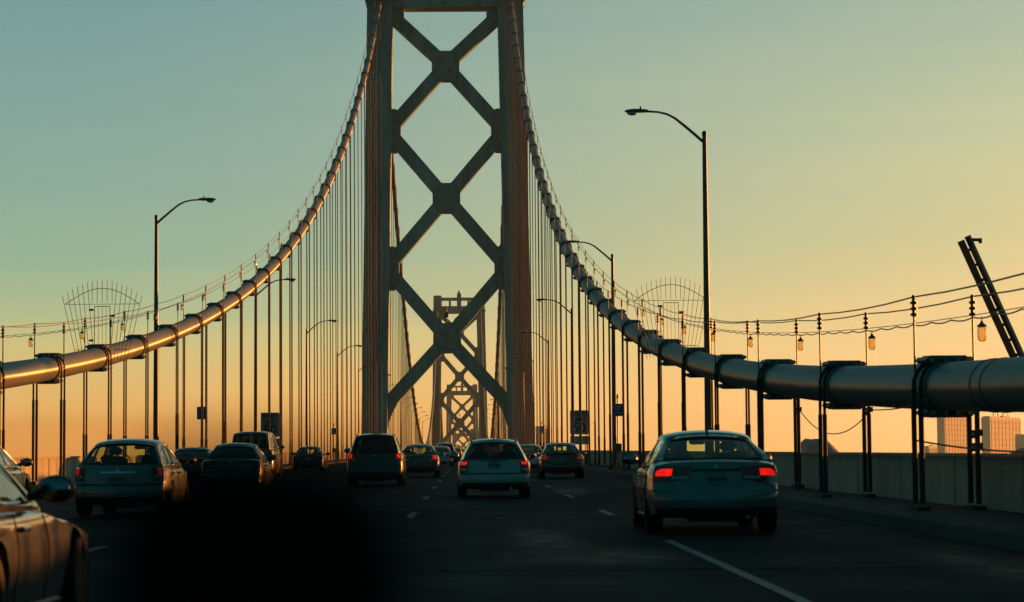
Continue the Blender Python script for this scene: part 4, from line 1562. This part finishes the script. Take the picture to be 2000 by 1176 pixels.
    if P['rails']:
        for s in (-1, 1):
            pts = [GP(s * 0.93, v, 1.0) + Vector((0, 0, 0.055 if 0.06 < v < 0.9 else 0.0)) for v in (0.03, 0.07, 0.2, 0.4, 0.6, 0.8, 0.88, 0.93)]
            ob('roof_rail', MB().tube(pts, 0.020, 6), 'trim', t)
    if P['wiper']:
        ob('wiper', MB().tube([GP(0.02, 0, 0.06) + Vector((0, -0.02, 0)), GP(0.28, 0, 0.50) + Vector((0, -0.02, 0))], 0.010, 5), 'trim', t)
    return t


SILVER = (0.105, 0.13, 0.135)
WHITE = (0.17, 0.20, 0.205)
BLACK = (0.015, 0.015, 0.017)
rear = lambda xpx, d: CX + (xpx - 908) * d / FPX


car('silver saloon nearest on the right, brake lamps lit, small aerial on roof', 'car', CX + 3.37, 30.3, SILVER, 'sedan', lit='lit', rz=-0.008, fin=True,
    hw=0.90, L=4.64, lamp_z=(0.71, 0.93), lamp_s=(0.44, 0.98), plate_z=0.76, H=1.43, deck=1.02, belt=0.95, cabr=0.42, roofr=1.20, roofw=0.615, wr=0.325)
car('pale estate car ahead in the middle, brake lamps lit, roof rails', 'car', CX + 0.675, 54.0, (0.27, 0.30, 0.30), 'wagon', lit='lit', rails=True, fin=True, wiper=True, lights='tall', lamp_z=(0.60, 0.98),
    rearglass='dark_glass', metal=0.1, plate_z=0.80, H=1.45)
car('pale hatchback with red lamps in the left lanes, sun blind patches showing through its window', 'car', CX - 6.28, 40.8, WHITE, 'wagon', lit='dim', metal=0.2, name='hatchback', hw=0.86, L=4.2,
    H=1.44, cabr=0.30, roofr=0.95, deck=0.96, lamp_z=(0.66, 0.94), lamp_s=(0.80, 0.98), lamp_side=0.16, plate_z=0.70, chrome=True)
car('dark off-road car with lit red lamps, centre left, back window black', 'car', CX - 2.98, 73.5, (0.008, 0.008, 0.008), 'suv', metal=0.0, lit='lit', rearglass='dark_glass', glass='dark_glass', lamp_z=(0.80, 1.10), lamp_s=(0.72, 0.98), rails=True)
car('dark saloon with lit right lamp ahead of the off-road car', 'car', CX - 2.03, 97.0, (0.03, 0.022, 0.018), 'sedan', lit='lit', lamp_z=(0.66, 0.95), detail=2)
car('dark saloon behind the van in the left lanes, boot nearly black', 'car', CX - 6.72, 64.5, (0.06, 0.07, 0.075), 'sedan', lit='off', glass='dark_glass')
car('tall pale van in the far left lane above the dark saloon', 'van', CX - 9.35, 98.0, (0.30, 0.31, 0.31), 'van', lit='off', split=True, glass='dark_glass', lamp_z=(0.75, 1.15), lamp_s=(0.88, 0.98), lamp_side=0.08, metal=0.1)
car('low dark car half hidden between the hatchback and the dark saloon', 'car', CX - 9.85, 80.0, (0.03, 0.035, 0.04), 'sedan', lit='off', H=1.34, glass='dark_glass')
car('small dark car alone in the left lanes between van and off-road car', 'car', CX - 8.9, 127.0, (0.02, 0.02, 0.022), 'sedan', lit='off', glass='glass')
car('dark maroon saloon ahead on the right, white number plate', 'car', CX + 3.8, 89.0, (0.05, 0.012, 0.012), 'sedan', lit='dim', lip=0.04, metal=0.2)
car('pale saloon half hidden behind the pale estate car', 'car', CX + 3.25, 116.0, (0.40, 0.42, 0.42), 'sedan', lit='off', metal=0.2)
car('gold lit saloon entering at the left edge beside the parapet', 'car', CX - 9.80, 42.7, (0.36, 0.34, 0.31), 'sedan', lit='off', metal=0.4, paintmirror=False)
near = car('close blurred silver car cut by the lower left corner, black door mirror', 'car', CX - 3.56, 11.85, (0.075, 0.08, 0.08), 'sedan', lit='off', hw=0.90, metal=0.6, rough=0.2, H=1.42, L=4.7, rz=-0.012,
           cabf=2.78, rooff=1.95, roofr=0.95, cabr=0.35, belt=0.885, deck=0.93, hood=0.815)
car('silver saloon partly behind the dark saloon with the lit right lamp', 'car', CX - 1.75, 150.0, (0.30, 0.31, 0.32), 'sedan', lit='dim', detail=1)
car('dark high car in the line of distant traffic under the far towers', 'car', CX - 1.75, 186.0, (0.02, 0.02, 0.02), 'suv', lit='dim', detail=1, glass='dark_glass')
for k, (x, y, c, kd) in enumerate(((-1.55, 214, (0.2, 0.2, 0.2), 'sedan'), (-1.35, 246, (0.05, 0.05, 0.06), 'suv'), (-1.2, 282, (0.3, 0.1, 0.08), 'sedan'), (-1.1, 324, (0.3, 0.3, 0.3), 'sedan'), (-0.9, 372, (0.06, 0.06, 0.06), 'suv'))):
    car('%s tiny car of the bright-edged queue receding under the far towers' % ORD[k], 'car', CX + x, y, c, kd, lit='dim', detail=0, group='queue of far cars')

# ------------------------------------------------------------------ the blurred black device on the camera car's dashboard
DEV = 0.38
pxm = DEV / FPX
t = thing('dashboard_device', 'large blurred black device standing on the dashboard close to the camera', 'navigation device', (CX, DEV, CH))
outl = [(196, 1250), (204, 1080), (226, 985), (272, 915), (345, 878), (440, 868), (610, 873), (700, 898), (768, 950), (806, 1040), (822, 1250)]
poly = [((a - 908) * pxm, -(b - 877) * pxm) for a, b in outl][::-1]
xa, xb = poly[0][0], poly[-1][0]
ob('case', MB().prism(poly, -0.009, 0.012), 'black', t)
xm = (xa + xb) / 2
ob('bracket', MB().box((xm, 0.018, -0.045), (0.03, 0.014, 0.03)).tube([(xm, 0.022, -0.05), (xm, 0.034, -0.105)], 0.008, 8), 'black', t)
ob('foot', MB().lathe([(0.04, -0.122), (0.038, -0.112), (0.012, -0.100)], 16, 'z', Matrix.Translation((xm, 0.034, 0))), 'black', t)
db = MB()
db.grid(lambda i, j: (CX - 0.95 + 1.5 * i / 6, 0.25 + 0.95 * j / 6, 1.058 - 0.05 * (1 - math.sin(PI * (0.25 + 0.5 * j / 6))) / 0.3 * 0.3), 6, 6)
db.grid(lambda i, j: (CX - 0.95 + 1.5 * i / 6, 0.25, 0.70 + (1.058 - 0.05 * 0.2929 - 0.70) * j), 6, 1)
tag(ob('dashboard', db, 'black', None, True, 40), 'matt black dashboard shelf of the car the picture is taken from', 'dashboard')

# ------------------------------------------------------------------ air
hz = MB().box((75, 1580, -2), (2150, 3680, 184))
hm = bpy.data.materials.new('haze')
hm.use_nodes = True
ht = hm.node_tree
ht.nodes.clear()
ho = nd(ht, 'ShaderNodeOutputMaterial')
hv = nd(ht, 'ShaderNodeVolumePrincipled')
hv.inputs['Color'].default_value = (0.60, 0.87, 0.90, 1)
hv.inputs['Density'].default_value = 0.000062
hv.inputs['Anisotropy'].default_value = 0.4
ht.links.new(hv.outputs[0], ho.inputs['Volume'])
MT['haze'] = hm
h = ob('haze', hz, 'haze')
tag(h, kind='stuff')
h.display_type = 'WIRE'
